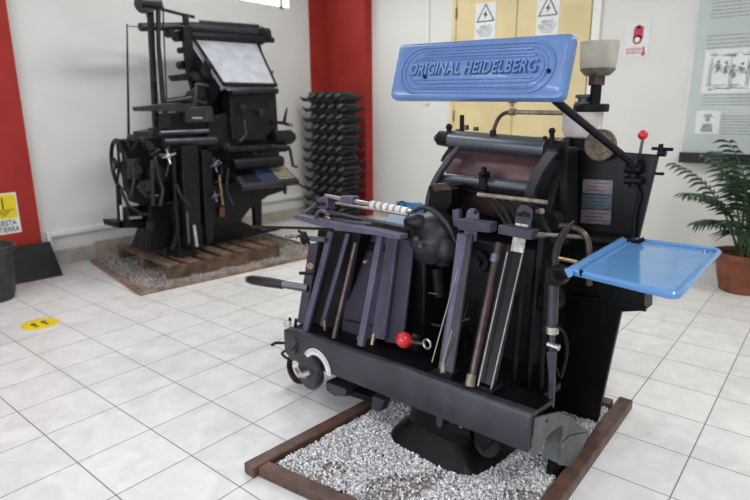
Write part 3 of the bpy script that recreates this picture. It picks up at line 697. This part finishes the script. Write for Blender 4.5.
# ---- dial on the beam
dc = p(317, 369, -.004)
m = MB(); n = 20; ro, ri = .104, .072; A = []; B = []
for i in range(n+1):
    t = math.radians(-2+150*i/n); A.append(dc+Vector((0, -math.cos(t)*ro, math.sin(t)*ro))); B.append(dc+Vector((0, -math.cos(t)*ri, math.sin(t)*ri)))
m.prism(A+B[::-1], (-.004, 0, 0)); dr = m.build('dial_scale', M_white, pr)
m = MB()
for i in range(23):
    t = math.radians(3+140*i/22); r1 = ro-.004; r2 = ro-(.016 if i % 2 else .010)
    a = dc+Vector((-.005, -math.cos(t)*r1, math.sin(t)*r1)); b = dc+Vector((-.005, -math.cos(t)*r2, math.sin(t)*r2)); m.cyl(a, b, .0012, seg=4)
m.build('scale_mark', M_ink, dr)
kc = p(307.5, 374.5, -.05)
MB().lathe([(.076, 0), (.080, .006), (.078, .035), (.072, .045)], kc, (1, 0, 0), 32).cyl(kc+UX*.03, kc+UX*.045, .04).cyl(kc-UX*.004, kc, .070, seg=28).build('dial_knob', M_press, pr, bevel=.002)
m = MB(); a, b = kc+Vector((-.018, .062, .018)), kc+Vector((-.018, -.045, .034))
m.tube([a, kc+Vector((-.028, .02, .005)), kc+Vector((-.02, 0, .0)), kc+Vector((-.028, -.018, .02)), b], [.012, .015, .013, .015, .012]).cyl(kc-UX*.004, kc-UX*.02, .014)
m.build('wing_nut', M_steel, pr)
MB().tube([p(297, 369, .07)+Vector((0, .065*math.cos(t), .068*math.sin(t))) for t in [2*PI*i/24 for i in range(24)]], .016, closed=True).build('hand_wheel', M_black, pr)
# ---- hooks, latch and brackets on the left end of the beam
slab('latch_plate', -.002, [(289, 338), (299, 338), (299, 362), (290, 360)], .01, M_press)
tb('latch_clip', [(294, 336, -.01), (296, 343, -.02), (291, 350, -.015), (297, 348, -.014), (295, 354, -.012)], .006, M_brown)
slab('white_tag', .04, [(280, 318), (289, 322), (290, 329), (283, 327)], .012, M_dirtyw)
rods('end_pin', [((289, 330, .06), (290, 318, .06), .008), ((295, 331, .06), (296, 319, .06), .008)], M_black)
stb('hook', [(286, 343, .05), (281, 343, .05), (276, 343, .05), (272, 345, .05)], .008, M_black)
stb('hook', [(288, 350, .05), (282, 353, .05), (285, 357, .05), (289, 359, .05)], .007, M_black)
# ---- brackets under the beam
slab('under_bracket', .02, [(326, 381), (346, 390), (346, 397), (334, 396), (326, 390)], .08, M_press)
slab('under_bracket', .03, [(372, 396), (384, 401), (380, 412), (371, 409)], .05, M_press)
slab('under_bracket', .06, [(346, 388), (372, 398), (371, 403), (346, 395)], .08, M_black)
slab('pivot_tab', .0, [(436, 407), (443, 409), (442, 426), (439, 429), (436, 425)], .02, M_press)
slab('pivot_arm', .03, [(443, 412), (470, 424), (470, 438), (455, 433), (443, 422)], .08, M_black)
slab('motor_bracket', .0, [(474, 425), (485, 429), (490, 443), (484, 452), (474, 448)], .10, M_panel)
MB().cyl(p(488, 446, .02), p(488, 446, .16), .042, seg=20).build('pivot_roller', M_panel, pr)
rods('pivot_bolt', [((452, 421, .01), (452, 421, .04), .009), ((461, 426, .01), (461, 426, .04), .009)], M_dsteel)
# ---- feed and delivery guides rising from the beam (they lean back)
bar('guide_bar', (305, 333, .05), (331, 232, .17), .036, .016)
bar('guide_bar', (322, 326, .12), (348, 234, .22), .026, .012)
rods('guide_rod', [((334, 338, .06), (356, 243, .20), .014)], M_brown)
bar('guide_bar', (361, 346, .05), (381, 236, .20), .036, .022)
def lean(name, pts, th, m): return MB().prism([p(*q) for q in pts], (th, 0, 0)).build(name, m, pr, bevel=.002)
lean('guide_plate', [(371, 338, .15), (384, 340, .15), (397, 238, .26), (387, 238, .26)], .018, M_bar)
lean('side_plate', [(385, 342, .17), (402, 345, .17), (414, 240, .28), (398, 240, .28)], .014, M_bardark)
lean('inner_plate', [(341, 334, .19), (375, 341, .19), (390, 236, .32), (356, 234, .32)], .012, M_bardark)
slab('feed_box', .36, [(338, 228), (408, 232), (404, 352), (326, 340)], .06, M_black)
slab('left_box', .235, [(318, 230), (361, 232), (342, 338), (303, 330)], .10, M_black)
slab('left_box_frame', .185, [(309, 244), (318, 243), (305, 327), (297, 322)], .03, M_bardark)
rods('guide_bolt', [((310, 266, .09), (310, 266, .06), .016), ((325, 330, .10), (325, 320, .10), .010), ((358, 338, .06), (363, 336, .06), .009), ((372, 345, .05), (374, 334, .07), .009), ((364, 262, .16), (368, 262, .16), .008)], M_brass)
rods('stop_pin', [((300, 273, .10), (315, 274, .12), .009)], M_black)
rods('seam_line', [((345, 320, .20), (374, 326, .20), .003)], M_black)
MB().bb((.30, .72, .395), (.48, 1.25, .80)).build('feed_housing', M_black, pr, bevel=.01)
# long handle pointing left
hl = rods('lever_handle', [((308, 288.5, .10), (281, 284, .04), .020)], M_dsteel)
MB().tube([p(283, 284.6, .045), p(270, 282.5, .02), p(253, 280, -.01), p(249, 279.6, -.015)], [.024, .027, .026, .020], 14).build('lever_grip', M_blkpl, hl)
MB().cyl(p(249, 279.6, -.015), p(246.5, 279.2, -.02), .018, seg=14).build('grip_end', M_tan, hl)
rods('guide_rod', [((252, 226.6, .3), (333, 229, .22), .008)], M_black)
# ---- ledge and suction bar, upper left
slab('ledge_bar', .10, [(293, 215.5), (297, 215), (318, 220), (345, 225), (372, 229), (400, 235), (400, 240), (372, 235), (345, 231.5), (318, 226), (294, 219)], .05, M_bar)
slab('feed_table', .16, [(332, 218), (371, 223), (371, 233), (332, 228)], .012, M_bar)
slab('feed_table_edge', .15, [(365, 224), (404, 230), (404, 240), (365, 234)], .05, M_black)
rods('suction_rod', [((326, 196, .22), (412, 212, .22), .011)], M_steel)
rods('suction_rod', [((336, 203, .20), (408, 215, .20), .007)], M_steel)
rods('register_rod', [((322, 211, .18), (405, 227, .18), .009)], M_dsteel)
slab('suction_head', .20, [(316, 198), (327, 197), (328, 209), (317, 208)], .05, M_bar)
rods('head_screw', [((319, 204, .20), (319, 204, .185), .008), ((323, 204, .20), (323, 204, .185), .008)], M_black)
slab('clamp_block', .20, [(340, 196), (352, 197), (352, 206), (341, 205)], .05, M_bar)
stb('suction_finger', [(317, 203, .19), (311, 208, .18), (306, 212, .17), (303, 211, .17)], .011, M_dsteel)
for i in range(6):
    c = p(374+i*6.3, 205+i*1.25, .22); MB().cyl(c-VX*.012, c+VX*.012, .019, seg=18).build('rubber_ring', M_ringw, pr)
stb('curved_finger', [(315, 220, .12), (318, 212, .12), (324, 211, .12), (329, 216, .12)], .008, M_bar)
rods('brass_screw', [((326, 217, .11), (330, 219, .11), .006)], M_brass)
# clamps below the ledge
rods('clamp_screw', [((286, 237, .10), (300, 236, .12), .008), ((308, 238, .12), (326, 240, .14), .013)], M_dsteel)
MB().sph(p(304, 238, .12), .032, (.6, .7, 1.1), 14).build('clamp_body', M_black, pr)
stb('clamp_finger', [(299, 231, .12), (305, 236, .10), (309, 244, .11)], .008, M_black)
stb('clamp_finger', [(286, 238, .10), (292, 235, .10), (297, 238, .10)], .006, M_tan)
# blue sheet tray far behind the guides
z = .90
q4 = [PF.z(a, b, z) for a, b in ((383, 224), (392, 213), (430, 215), (425, 232))]
MB().prism(q4, (0, 0, .012)).build('blue_rear_tray', M_blue, pr, bevel=.003)
q4 = [p(a, b, .42) for a, b in ((396, 201), (421, 203), (424, 214), (396, 211))]
MB().prism(q4, (.012, 0, 0)).build('blue_rear_plate', M_blue, pr, bevel=.003)
stb('wire_clip', [(396, 208, .40), (402, 201, .40), (406, 207, .40)], .003, M_black)
# ---- gripper hub
hc = p(430, 235, .33)
ax = Vector((-.86, -.22, .46)).normalized()
MB().lathe([(.10, -.09), (.125, -.06), (.128, -.03), (.115, -.01), (.10, .015), (.075, .04), (.045, .052), (.012, .056)], hc, ax, 32).build('gripper_hub', M_grey, pr)
MB().sph(p(415, 222, .30), .050, (1, 1.1, .8), 16).sph(p(446, 250, .33), .05, (.9, 1, 1.2), 14).build('hub_lobe', M_grey, pr)
stb('hub_rib', [(412, 212, .27), (424, 207, .30), (437, 213, .32), (449, 227, .33), (456, 243, .34)], [.008, .012, .012, .010, .008], M_grey)
rods('hub_bolt', [((415, 239, .24), (416, 239, .21), .010), ((419, 246, .25), (420, 246, .22), .010), ((411, 231, .25), (411, 231, .23), .008)], M_dsteel)
slab('gripper_mount', .42, [(428, 186), (441, 183), (452, 186), (451, 204), (445, 214), (432, 211)], .10, M_black)
slab('mount_cap', .40, [(431, 184), (446, 183), (451, 190), (434, 192)], .06, M_brown)
slab('gripper_link', .36, [(452, 210), (458, 209), (459, 228), (453, 226)], .03, M_bar)
MB().sph(p(443, 263, .34), .035, (1, 1.3, .7), 14).cyl(p(437, 268, .36), p(440, 296, .36), .03, seg=16).build('gripper_shaft', M_black, pr)
tb('shaft_line', [(414, 300, .33), (416, 291, .33), (437, 294, .33)], .003, M_tan)
stb('drive_arc', [(412, 315, .36), (425, 322, .36), (445, 326, .36), (470, 318, .36)], .006, M_dsteel)
for (x, y, r) in ((478, 262, .05), (455, 340, .07), (425, 325, .05), (545, 300, .06), (500, 300, .05), (548, 222, .04)):
    c = p(x, y, .44); MB().cyl(c, c+UX*.06, r, seg=22).cyl(c-UX*.02, c+UX*.01, r*.45, seg=16).build('gear', M_black, pr)
rods('link_rod', [((525, 268, .40), (512, 395, .30), .011), ((538, 268, .44), (527, 398, .34), .010), ((547, 262, .44), (540, 400, .36), .010), ((470, 300, .44), (455, 350, .4), .010)], M_black)
# ---- red ball lever
MB().sph(p(404, 340, .02), .034, seg=24).build('ball_knob', M_red, pr)
rods('ball_stem', [((405, 341, .03), (424, 344, .14), .008)], M_steel)
MB().tube([p(427, 344, .10)+Vector((0, .020*math.cos(t), .020*math.sin(t))) for t in [2*PI*i/18 for i in range(18)]], .005, closed=True).build('chrome_ring', M_steel, pr)
# ---- the two tall guides in the middle
bar('tall_guide', (446, 371, .045), (466, 234, .265), .070, .014, M_press, .072)
lean('guide_strip', [(440.5, 371, .036), (442.5, 371.5, .036), (467, 236, .252), (457, 234, .252)], .006, M_bar)
a, b = p(469, 240, .262), p(473, 208, .31)
m = MB(); d_ = (b-a).normalized(); nn_ = VX.cross(d_).normalized()
prf = [a+VX*.03, a-VX*.03]+[a+d_*((b-a).length-.03)-VX*.03*math.cos(t)+d_*.03*math.sin(t) for t in [PI*i/10 for i in range(11)]]
m.prism(prf, nn_*.012); m.build('guide_head', M_bar, pr, bevel=.002)
rods('guide_hole', [((475.5, 212, .285), (475.5, 212, .31), .008), ((475, 220, .275), (475, 220, .30), .006)], M_black)
slab('cross_block', .22, [(457.5, 219), (490, 223), (490, 233), (457.5, 230)], .05, M_bardark)
rods('guide_wire', [((432, 362, .03), (461, 258, .22), .0028), ((441, 371, .035), (452, 330, .08), .0025)], M_wire)
slab('foot_pad', .04, [(430, 371), (436, 368), (452, 374), (451, 381), (444, 382), (430, 376)], .06, M_black)
rods('pad_screw', [((443, 373, .03), (443, 363, .05), .012)], M_tan)
rods('guide_rod', [((471, 384, .035), (499, 243, .24), .016)], M_brown)
rods('rod_collar', [((470, 386, .03), (472, 374, .045), .019)], M_tan)
rods('rod_collar', [((494, 262, .21), (496, 254, .22), .019)], M_bar)
bar('channel_guide', (486, 384, .05), (516, 246, .25), .075, .014, M_panel)
rods('channel_edge', [((478, 386, .02), (507.5, 252, .215), .0032), ((491, 389, .025), (522.5, 254, .22), .0032)], M_wire)
slab('foot_pad', .04, [(460, 384), (466, 381), (490, 389), (493, 393), (488, 397), (479, 396), (460, 390)], .08, M_black)
a, b = p(517, 252, .235), p(522, 224, .275)
flat(a, b, .052, .006).build('white_tape', M_dirtyw, pr)
a, b = p(522, 226, .285), p(525, 206, .31); d_ = (b-a).normalized(); nn_ = VX.cross(d_).normalized()
prf = [a+VX*.034, a-VX*.034]+[a+d_*((b-a).length-.03)-VX*.034*math.cos(t)+d_*.034*math.sin(t) for t in [PI*i/10 for i in range(11)]]
MB().prism(prf, nn_*.012).build('guide_head', M_press, pr, bevel=.002)
g = MB()
for k in range(3): g.cyl(p(518+k*4.5, 214+k*.6-(2 if k == 1 else 0), .275), p(518+k*4.5, 214+k*.6-(2 if k == 1 else 0), .30), .007, seg=10)
g.build('guide_hole', M_black, pr)
slab('cross_block', .21, [(498, 225), (532, 231), (531, 240.5), (497.5, 234)], .05, M_bardark)
# ---- fork rack (brown bar with hanging forks)
rods('fork_bar', [((478, 194.5, .36), (547, 202.5, .36), .009)], M_tan)
for x, y, x2, y2, w_ in ((488, 197, 506, 224, .016), (506, 199, 519, 222, .018), (524, 201, 540, 236, .018), (534, 203, 554, 243, .020), (498, 198, 512, 226, .010)):
    flat(p(x, y, .37), p(x2, y2, .31), .022, w_*.6).build('fork', M_black, pr, bevel=.002)
rods('fork_pin', [((538, 212, .36), (542, 211, .35), .012)], M_tan)
rods('cross_rod', [((532, 234, .26), (586, 237, .40), .008)], M_tan)
rods('cross_rod', [((534, 235.5, .25), (545, 236, .28), .009)], M_dsteel)
rods('brass_rod', [((558, 258, .30), (577, 262, .34), .008)], M_brass)
stb('pointed_hose', [(555, 272, .30), (556, 252, .30), (562, 236, .29), (569, 227, .28), (574, 221, .27)], [.013, .015, .015, .010, .002], M_grey)
stb('hose', [(560, 226, .38), (572, 227, .38), (584, 234, .38), (589, 248, .38), (589, 285, .38)], .012, M_brown)
# ---- inking: rollers and drum
def cy(name, a, b, r, m_, parent=None, seg=32): return MB().cyl(p(*a), p(*b), r, seg=seg).build(name, m_, parent or pr)
cy('top_roller', (452, 140, .60), (548, 149, .60), .046, M_dsteel)
cy('roller_hub', (440, 138, .60), (452, 140, .60), .036, M_black)
cy('roller_hub', (548, 149, .60), (562, 151, .60), .040, M_black)
cy('roller_axle', (436, 138, .60), (442, 138.5, .60), .018, M_dsteel)
rods('clamp_knob', [((449, 136, .58), (449, 128, .58), .012), ((552, 148, .58), (552, 133, .58), .010), ((545, 146, .58), (545, 136, .58), .008)], M_black)
MB().sph(p(449, 127, .58), .016).build('knob_head', M_black, pr); MB().sph(p(552, 131, .58), .014).build('knob_head', M_black, pr)
rods('upright_pin', [((462, 132, .66), (462, 115, .66), .011)], M_black)
rods('oil_cap', [((466, 130, .64), (466, 125, .64), .014), ((476, 131, .64), (476, 127, .64), .012), ((458, 133, .62), (458, 129, .62), .012)], M_brown)
dcu, dcz = .81, 1.10
dm = MB().lathe([(.05, 0), (.205, 0), (.205, .52), (.05, .52)], (dcu, .335, dcz), (0, 1, 0), 56).build('ink_drum', M_drum, pr, bevel=.003)
for v in (.335, .85): MB().cyl((dcu, v-.006, dcz), (dcu, v+.006, dcz), .209, seg=56).build('drum_rim', M_steel, dm)
cy('lower_roller', (441, 178, .56), (530, 188, .56), .026, M_dsteel)
slab('roller_clamp', .52, [(478, 172), (484, 172), (486, 190), (479, 190)], .05, M_black)
slab('roller_tray', .545, [(438, 186), (528, 197), (528, 202), (438, 190)], .05, M_panel)
rods('clamp_screw', [((484, 176, .51), (484, 168, .53), .012)], M_black)
stb('guard_strap', [(459, 146, .57), (450, 158, .55), (437, 178, .51), (430, 195, .48), (427, 213, .45)], [.012, .018, .018, .018, .016], M_press)
stb('guard_strap', [(452, 148, .57), (446, 156, .56), (443, 162, .55)], .014, M_black)
slab('guard_arc', .49, [(547, 150), (556, 153), (543, 172), (535, 190), (531, 214), (521, 214), (524, 194), (531, 172)], .03, M_grey)
slab('right_housing', .60, [(548, 147), (567, 148), (567, 245), (520, 238), (528, 205), (540, 175)], .10, M_black)
stb('oil_pipe', [(493, 133, .58), (497, 121, .60), (503, 114, .62), (512, 112, .64)], .009, M_brown)
rods('oil_pipe', [((511, 112, .64), (563, 113, .70), .010), ((510, 112, .64), (515, 112, .64), .016)], M_tan)
cy('pipe_foot', (493, 138, .58), (493, 130, .58), .014, M_black)
# ---- big flat cover on the right
pan = slab('side_cover', .75, [(566, 148), (658, 155), (621, 312), (596, 426), (548, 415), (556, 250)], .025, M_panel, .004)
slab('cover_edge', .742, [(567, 150), (571, 150), (566, 240), (562, 240)], .01, M_press)
slab('motor_box', .74, [(612, 284), (645, 288), (644, 311), (622, 312), (610, 300)], .10, M_panel)
cy('motor_stub', (641, 308, .74), (646, 309, .74), .012, M_black)
cy('cover_roll', (562, 236, .73), (634, 243, .73), .030, M_panel)
rods('cover_line', [((560, 295, .74), (600, 300, .74), .012)], M_black)
for i, (y, mm) in enumerate(((179, M_plate), (194, M_plate2), (209, M_plate))):
    x = 583-i*.9; q = [(x, y), (x+30, y+1.5), (x+29.2, y+15.8), (x-.8, y+14)]
    o = slab('name_plate', .746, q, .004, mm, .0005)
    a, b, c, d_ = [p(k[0], k[1], .7455) for k in q]; m = MB(); rr_ = random.Random(i)
    for k in range(3):
        f = .25+.25*k; s = a.lerp(d_, f); e = b.lerp(c, f); m.cyl(s.lerp(e, rr_.uniform(.08, .3)), s.lerp(e, rr_.uniform(.7, .92)), .0011, seg=4)
    m.build('plate_text', M_ink, o)
mc = p(600, 145, .70)
md = MB().cyl(mc, mc+UX*.014, .064, seg=40).build('round_badge', M_medal, pr)
MB().tube([mc+Vector((-.002, .061*math.cos(t), .061*math.sin(t))) for t in [2*PI*i/40 for i in range(40)]], .004, closed=True, seg=6).tube([mc+Vector((-.001, .037*math.cos(t), .037*math.sin(t))) for t in [2*PI*i/32 for i in range(32)]], .002, closed=True, seg=6).build('badge_ring', M_relief, md)
m = MB()
for i in range(26):
    t = 2*PI*i/26; m.box(mc+Vector((-.001, .049*math.cos(t), .049*math.sin(t))), (.002, .0028, .012), Matrix.Rotation(t-PI/2, 3, 'X'))
for k in range(5): m.box(mc+Vector((-.001, 0, .018-k*.009)), (.002, .045-abs(k-2)*.008, .0035))
m.build('badge_relief', M_relief, md)
# levers and handle on top of the cover
rods('cover_lever', [((640, 154, .78), (643, 138, .78), .006)], M_dsteel); MB().sph(p(643, 135, .78), .0195, seg=20).build('lever_ball', M_red, pr)
MB().cyl(p(652, 148.5, .77), p(673, 149.5, .77), .0065).cyl(p(661, 155, .77), p(661, 144, .77), .009).cyl(p(658, 153, .77), p(666, 153.5, .77), .013).build('t_handle', M_black, pr)
cy('cover_pin', (655, 173.5, .76), (664, 174, .76), .006, M_black)
# ---- oiler: glass jar, cap, funnel cup behind the cover
def ax3(x, y, u): return p(x, y, u)
j0 = ax3(581, 138, .88); j1 = ax3(582, 112, .88)
MB().cyl((j0.x, j0.y, 1.20), (j0.x, j0.y, j0.z), .055, seg=24).build('oiler_base', M_black, pr)
H_ = j1.z-j0.z
MB().lathe([(.05, .0), (.072, .008), (.084, .03), (.086, H_)], (j0.x, j0.y, j0.z), seg=32).build('oiler_jar', M_glassjar, pr)
MB().cyl((j0.x, j0.y-.035, j1.z), (j0.x, j0.y-.035, j1.z+.035), .075, seg=28).build('oiler_cap', M_black, pr, bevel=.006)
MB().cyl((j0.x, j0.y-.0, j1.z+.035), (j0.x, j0.y-.0, j1.z+.065), .026).cyl((j0.x, j0.y, j1.z+.06), (j0.x, j0.y, j1.z+.075), .038, seg=24).cyl((j0.x, j0.y, j1.z+.03), (j0.x, j0.y, j1.z+.045), .04, seg=20).build('oiler_knob', M_dsteel, pr, bevel=.003)
f0 = ax3(597, 77, .88); f1 = ax3(597, 42, .88); fb = ax3(594, 106, .88)
MB().cyl((f0.x, f0.y, fb.z), (f0.x, f0.y, f0.z-.03), .023, seg=20).build('funnel_pipe', M_black, pr)
MB().cyl((f0.x, f0.y, f0.z-.07), (f0.x, f0.y, f0.z-.03), .020, seg=18).cyl((f0.x, f0.y, f0.z-.035), (f0.x, f0.y, f0.z+.005), .034, seg=22).build('funnel_neck', M_brown, pr, bevel=.004)
hh = f1.z-f0.z
cu_ = MB().lathe([(.030, .0), (.050, .010), (.069, .03), (.075, .05), (.080, hh), (.076, hh), (.070, .055), (.045, .018), (.01, .012)], (f0.x, f0.y, f0.z), seg=36).build('funnel_cup', M_cream, pr)
MB().lathe([(.036, .004), (.053, .009), (.071, .029), (.0735, .036), (.066, .036), (.03, .012)], (f0.x, f0.y, f0.z-.002), seg=36).build('cup_bottom', M_cup2, cu_)
# ---- lettered blue shade on its arm
UB, UT = .12, .19
S00, S10, S11, S01 = p(389, 98.5, UB), p(562, 98.5, UB), p(574.5, 32, UT), p(399, 44, UT)
sn = (S10-S00).cross(S01-S00).normalized()
if sn.x > 0: sn = -sn
def S(a, b, h=0.0): return (S00*(1-a)+S10*a)*(1-b)+(S01*(1-a)+S11*a)*b+sn*h
LS = (S10-S00).length; HS = (S01-S00).length
def outl(ins, r, h, n=6):
    """rounded outline inset by ins metres"""
    w_, hh_ = LS-2*ins, HS-2*ins; out = []
    for sx, sy, a0 in ((1, 1, 0), (-1, 1, 90), (-1, -1, 180), (1, -1, 270)):
        for i in range(n+1):
            t = math.radians(a0+90*i/n); x = LS/2+sx*(w_/2-r)+r*math.cos(t); y = HS/2+sy*(hh_/2-r)+r*math.sin(t); out.append(S(x/LS, y/HS, h))
    return out
sh = MB().loft([outl(.0, .022, -.035), outl(.0, .022, -.012), outl(.003, .022, -.004), outl(.010, .02, .0), outl(.018, .02, -.001), outl(.022, .02, -.003)]).build('lamp_shade', M_shade, pr)
def stad(a0, a1, b0, b1, n=12):
    w_ = (a1-a0)*LS; h_ = (b1-b0)*HS; r = h_/2; cx = (a0+a1)/2*LS; cyy = (b0+b1)/2*HS; out = []
    for s, t0 in ((1, -90), (-1, 90)):
        for i in range(n+1): t = math.radians(t0+180*i/n); out.append(S((cx+s*(w_/2-r)+r*math.cos(t))/LS, (cyy+r*math.sin(t))/HS, -.0015))
    return out
m = MB().tube(stad(.055, .935, .10, .90), .0048, closed=True, seg=8).tube(stad(.085, .905, .17, .83), .0025, closed=True, seg=8).tube(stad(.115, .885, .27, .73), .0035, closed=True, seg=8)
for b_ in (.20, .215, .785, .80): m.cyl(S(.2, b_, -.001), S(.82, b_, -.001), .003, seg=6)
for b_ in (.33, .68): m.cyl(S(.16, b_, -.001), S(.84, b_, -.001), .003, seg=6)
m.build('embossed_rib', M_shade, sh)
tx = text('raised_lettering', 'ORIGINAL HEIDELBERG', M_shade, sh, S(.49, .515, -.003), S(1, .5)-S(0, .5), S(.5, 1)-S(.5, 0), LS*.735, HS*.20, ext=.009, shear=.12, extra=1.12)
text('letter_shadow_edge', 'ORIGINAL HEIDELBERG', M_shdark, sh, S(.49, .515, -.003)-Vector((0, 0, .0015)), S(1, .5)-S(0, .5), S(.5, 1)-S(.5, 0), LS*.742, HS*.215, ext=.005, shear=.12, extra=1.12)  # dark copy under the letters, painting in their shadow
m = MB()
for a_, b_ in ((.225, .38), (.915, .42)): m.cyl(S(a_, b_, -.002), S(a_, b_, .006), .007, seg=12)
m.build('mounting_bolt', M_black, sh)
rods('shade_arm', [((548, 94, .20), (558, 103, .20), .013), ((556, 101, .20), (632, 163, .70), .014)], M_black)
MB().sph(p(632, 164, .70), .020).cyl(p(626, 168, .73), p(642, 169, .73), .022).cyl(p(634, 172, .74), p(634, 187, .74), .020).build('arm_socket', M_black, pr)
rods('socket_pin', [((625, 180, .73), (642, 181, .73), .016)], M_black)
stb('bent_rod', [(636, 186, .73), (639, 196, .73), (636, 208, .73), (634, 222, .73), (633, 238, .73)], .007, M_black)
stb('tray_hook', [(622, 236, .72), (627, 241, .72), (636, 242, .71), (644, 239, .71)], .009, M_black)
# ---- blue side tray
TZ = .90
T = [PF.z(a, b, TZ) for a, b in ((572, 272), (627, 239.5), (722, 251.5), (679, 298))]
def TQ(a, b, h=0): return (T[0]*(1-a)+T[1]*a)*(1-b)+(T[3]*(1-a)+T[2]*a)*b+Vector((0, 0, h))     # a: away, b: outward
def trr(ins, r, h, n=6):
    Lx = (T[1]-T[0]).length; Ly = (T[3]-T[0]).length; out = []
    for sx, sy, a0 in ((1, 1, 0), (-1, 1, 90), (-1, -1, 180), (1, -1, 270)):
        rr_ = r if sy > 0 else .006
        for i in range(n+1):
            t = math.radians(a0+90*i/n); x = Lx/2+sx*(Lx/2-ins-rr_)+rr_*math.cos(t); y = Ly/2+sy*(Ly/2-ins-rr_)+rr_*math.sin(t); out.append(TQ(x/Lx, y/Ly, h))
    return out
ty = MB().loft([trr(.004, .035, -.012), trr(.0, .035, -.006), trr(.0, .035, .0), trr(.006, .03, .0)]).build('side_tray', M_blue, pr)
o_ = trr(.004, .035, .004)
MB().tube(o_, .009, closed=True).build('tray_lip', M_blue, ty)
MB().tube(trr(.026, .025, .001), .0035, closed=True, seg=6).build('tray_ridge', M_blue, ty)
MB().cyl(TQ(-.03, -.02, 0), TQ(1.02, -.02, 0), .016, seg=18).build('tray_hinge_tube', M_blue, ty)
MB().cyl(TQ(.005, .10, -.004), TQ(-.01, .10, .014), .006).build('tray_clip', M_black, ty)
MB().cyl(TQ(.93, .86, 0), TQ(.93, .86, .008), .007).build('tray_screw', M_steel, ty)
jc = p(554, 277, .20)
MB().cyl(jc, jc+UX*.055, .037, seg=28).cyl(jc-UX*.006, jc, .022, seg=20).cyl(jc+UX*.02, TQ(-.02, -.02, 0), .018).build('tray_joint', M_black, pr, bevel=.003)
rods('tray_post', [((553.5, 285, .215), (552, 330, .20), .020), ((552, 330, .20), (551, 404, .17), .011)], M_press)
rods('post_collar', [((552, 326, .20), (552, 333, .20), .024)], M_steel)
rods('post_collar', [((548, 344, .19), (559, 348, .19), .012)], M_steel)
slab('post_blade', .165, [(546, 352), (556, 352), (553, 408), (551, 408)], .012, M_press)
stb('post_wire', [(556, 325, .20), (564, 333, .20), (567, 350, .20), (564, 368, .20), (560, 377, .20), (556, 368, .20)], .006, M_black)

# ------------------------------------------------------------------ lights and camera
def area(name, loc, rot, sx, sy, e, col=(1, 1, 1)):
    l = bpy.data.lights.new(name, 'AREA'); l.shape = 'RECTANGLE'; l.size = sx; l.size_y = sy; l.energy = e; l.color = col
    o = bpy.data.objects.new(name, l); COL.objects.link(o); o.location = loc; o.rotation_euler = rot; return o
# daylight through the window wall behind the camera, and through the high window
area('daylight_front', (X0-.05, -.5, 1.75), (0, math.radians(-90), 0), 1.7, 5.8, 142, (.86, .90, 1.0))
area('daylight_high_window', ((wx0+wx1)/2, LY+.5, (wz0+wz1)/2+.2), (math.radians(-110), 0, 0), 2.6, .8, 60, (.9, .94, 1))
area('ceiling_lamp', (.3, .8, CZ-.04), (0, 0, 0), 1.2, .3, 25, (.97, .98, 1.0))
area('ceiling_lamp', (3.3, 1.3, CZ-.04), (0, 0, 0), 1.2, .3, 62, (1, .98, .95))
area('ceiling_lamp', (.3, -3.2, CZ-.04), (0, 0, 0), 1.2, .3, 50, (.97, .98, 1.0))
area('ceiling_lamp', (3.2, -3.2, CZ-.04), (0, 0, 0), 1.2, .3, 60, (1, .98, .95))
wd_ = bpy.data.worlds.new('daylight'); bpy.context.scene.world = wd_; wd_.use_nodes = True
bg = wd_.node_tree.nodes['Background']; bg.inputs[0].default_value = (.82, .9, 1, 1); bg.inputs[1].default_value = 2.2
cam = bpy.data.cameras.new('camera'); co = bpy.data.objects.new('camera', cam); COL.objects.link(co)
cam.sensor_width = 36; cam.lens = FPX/750*36; cam.clip_start = .05
mw = Matrix((( _R.x, _U.x, -_f.x, CAM.x), (_R.y, _U.y, -_f.y, CAM.y), (_R.z, _U.z, -_f.z, CAM.z), (0, 0, 0, 1)))
co.matrix_world = mw
cam.dof.use_dof = True; cam.dof.focus_distance = 2.25; cam.dof.aperture_fstop = 2.2
sc = bpy.context.scene; sc.camera = co
sc.view_settings.view_transform = 'Standard'; sc.view_settings.look = 'None'; sc.view_settings.gamma = 1; sc.view_settings.use_curve_mapping = False
sc.view_settings.exposure = -.16
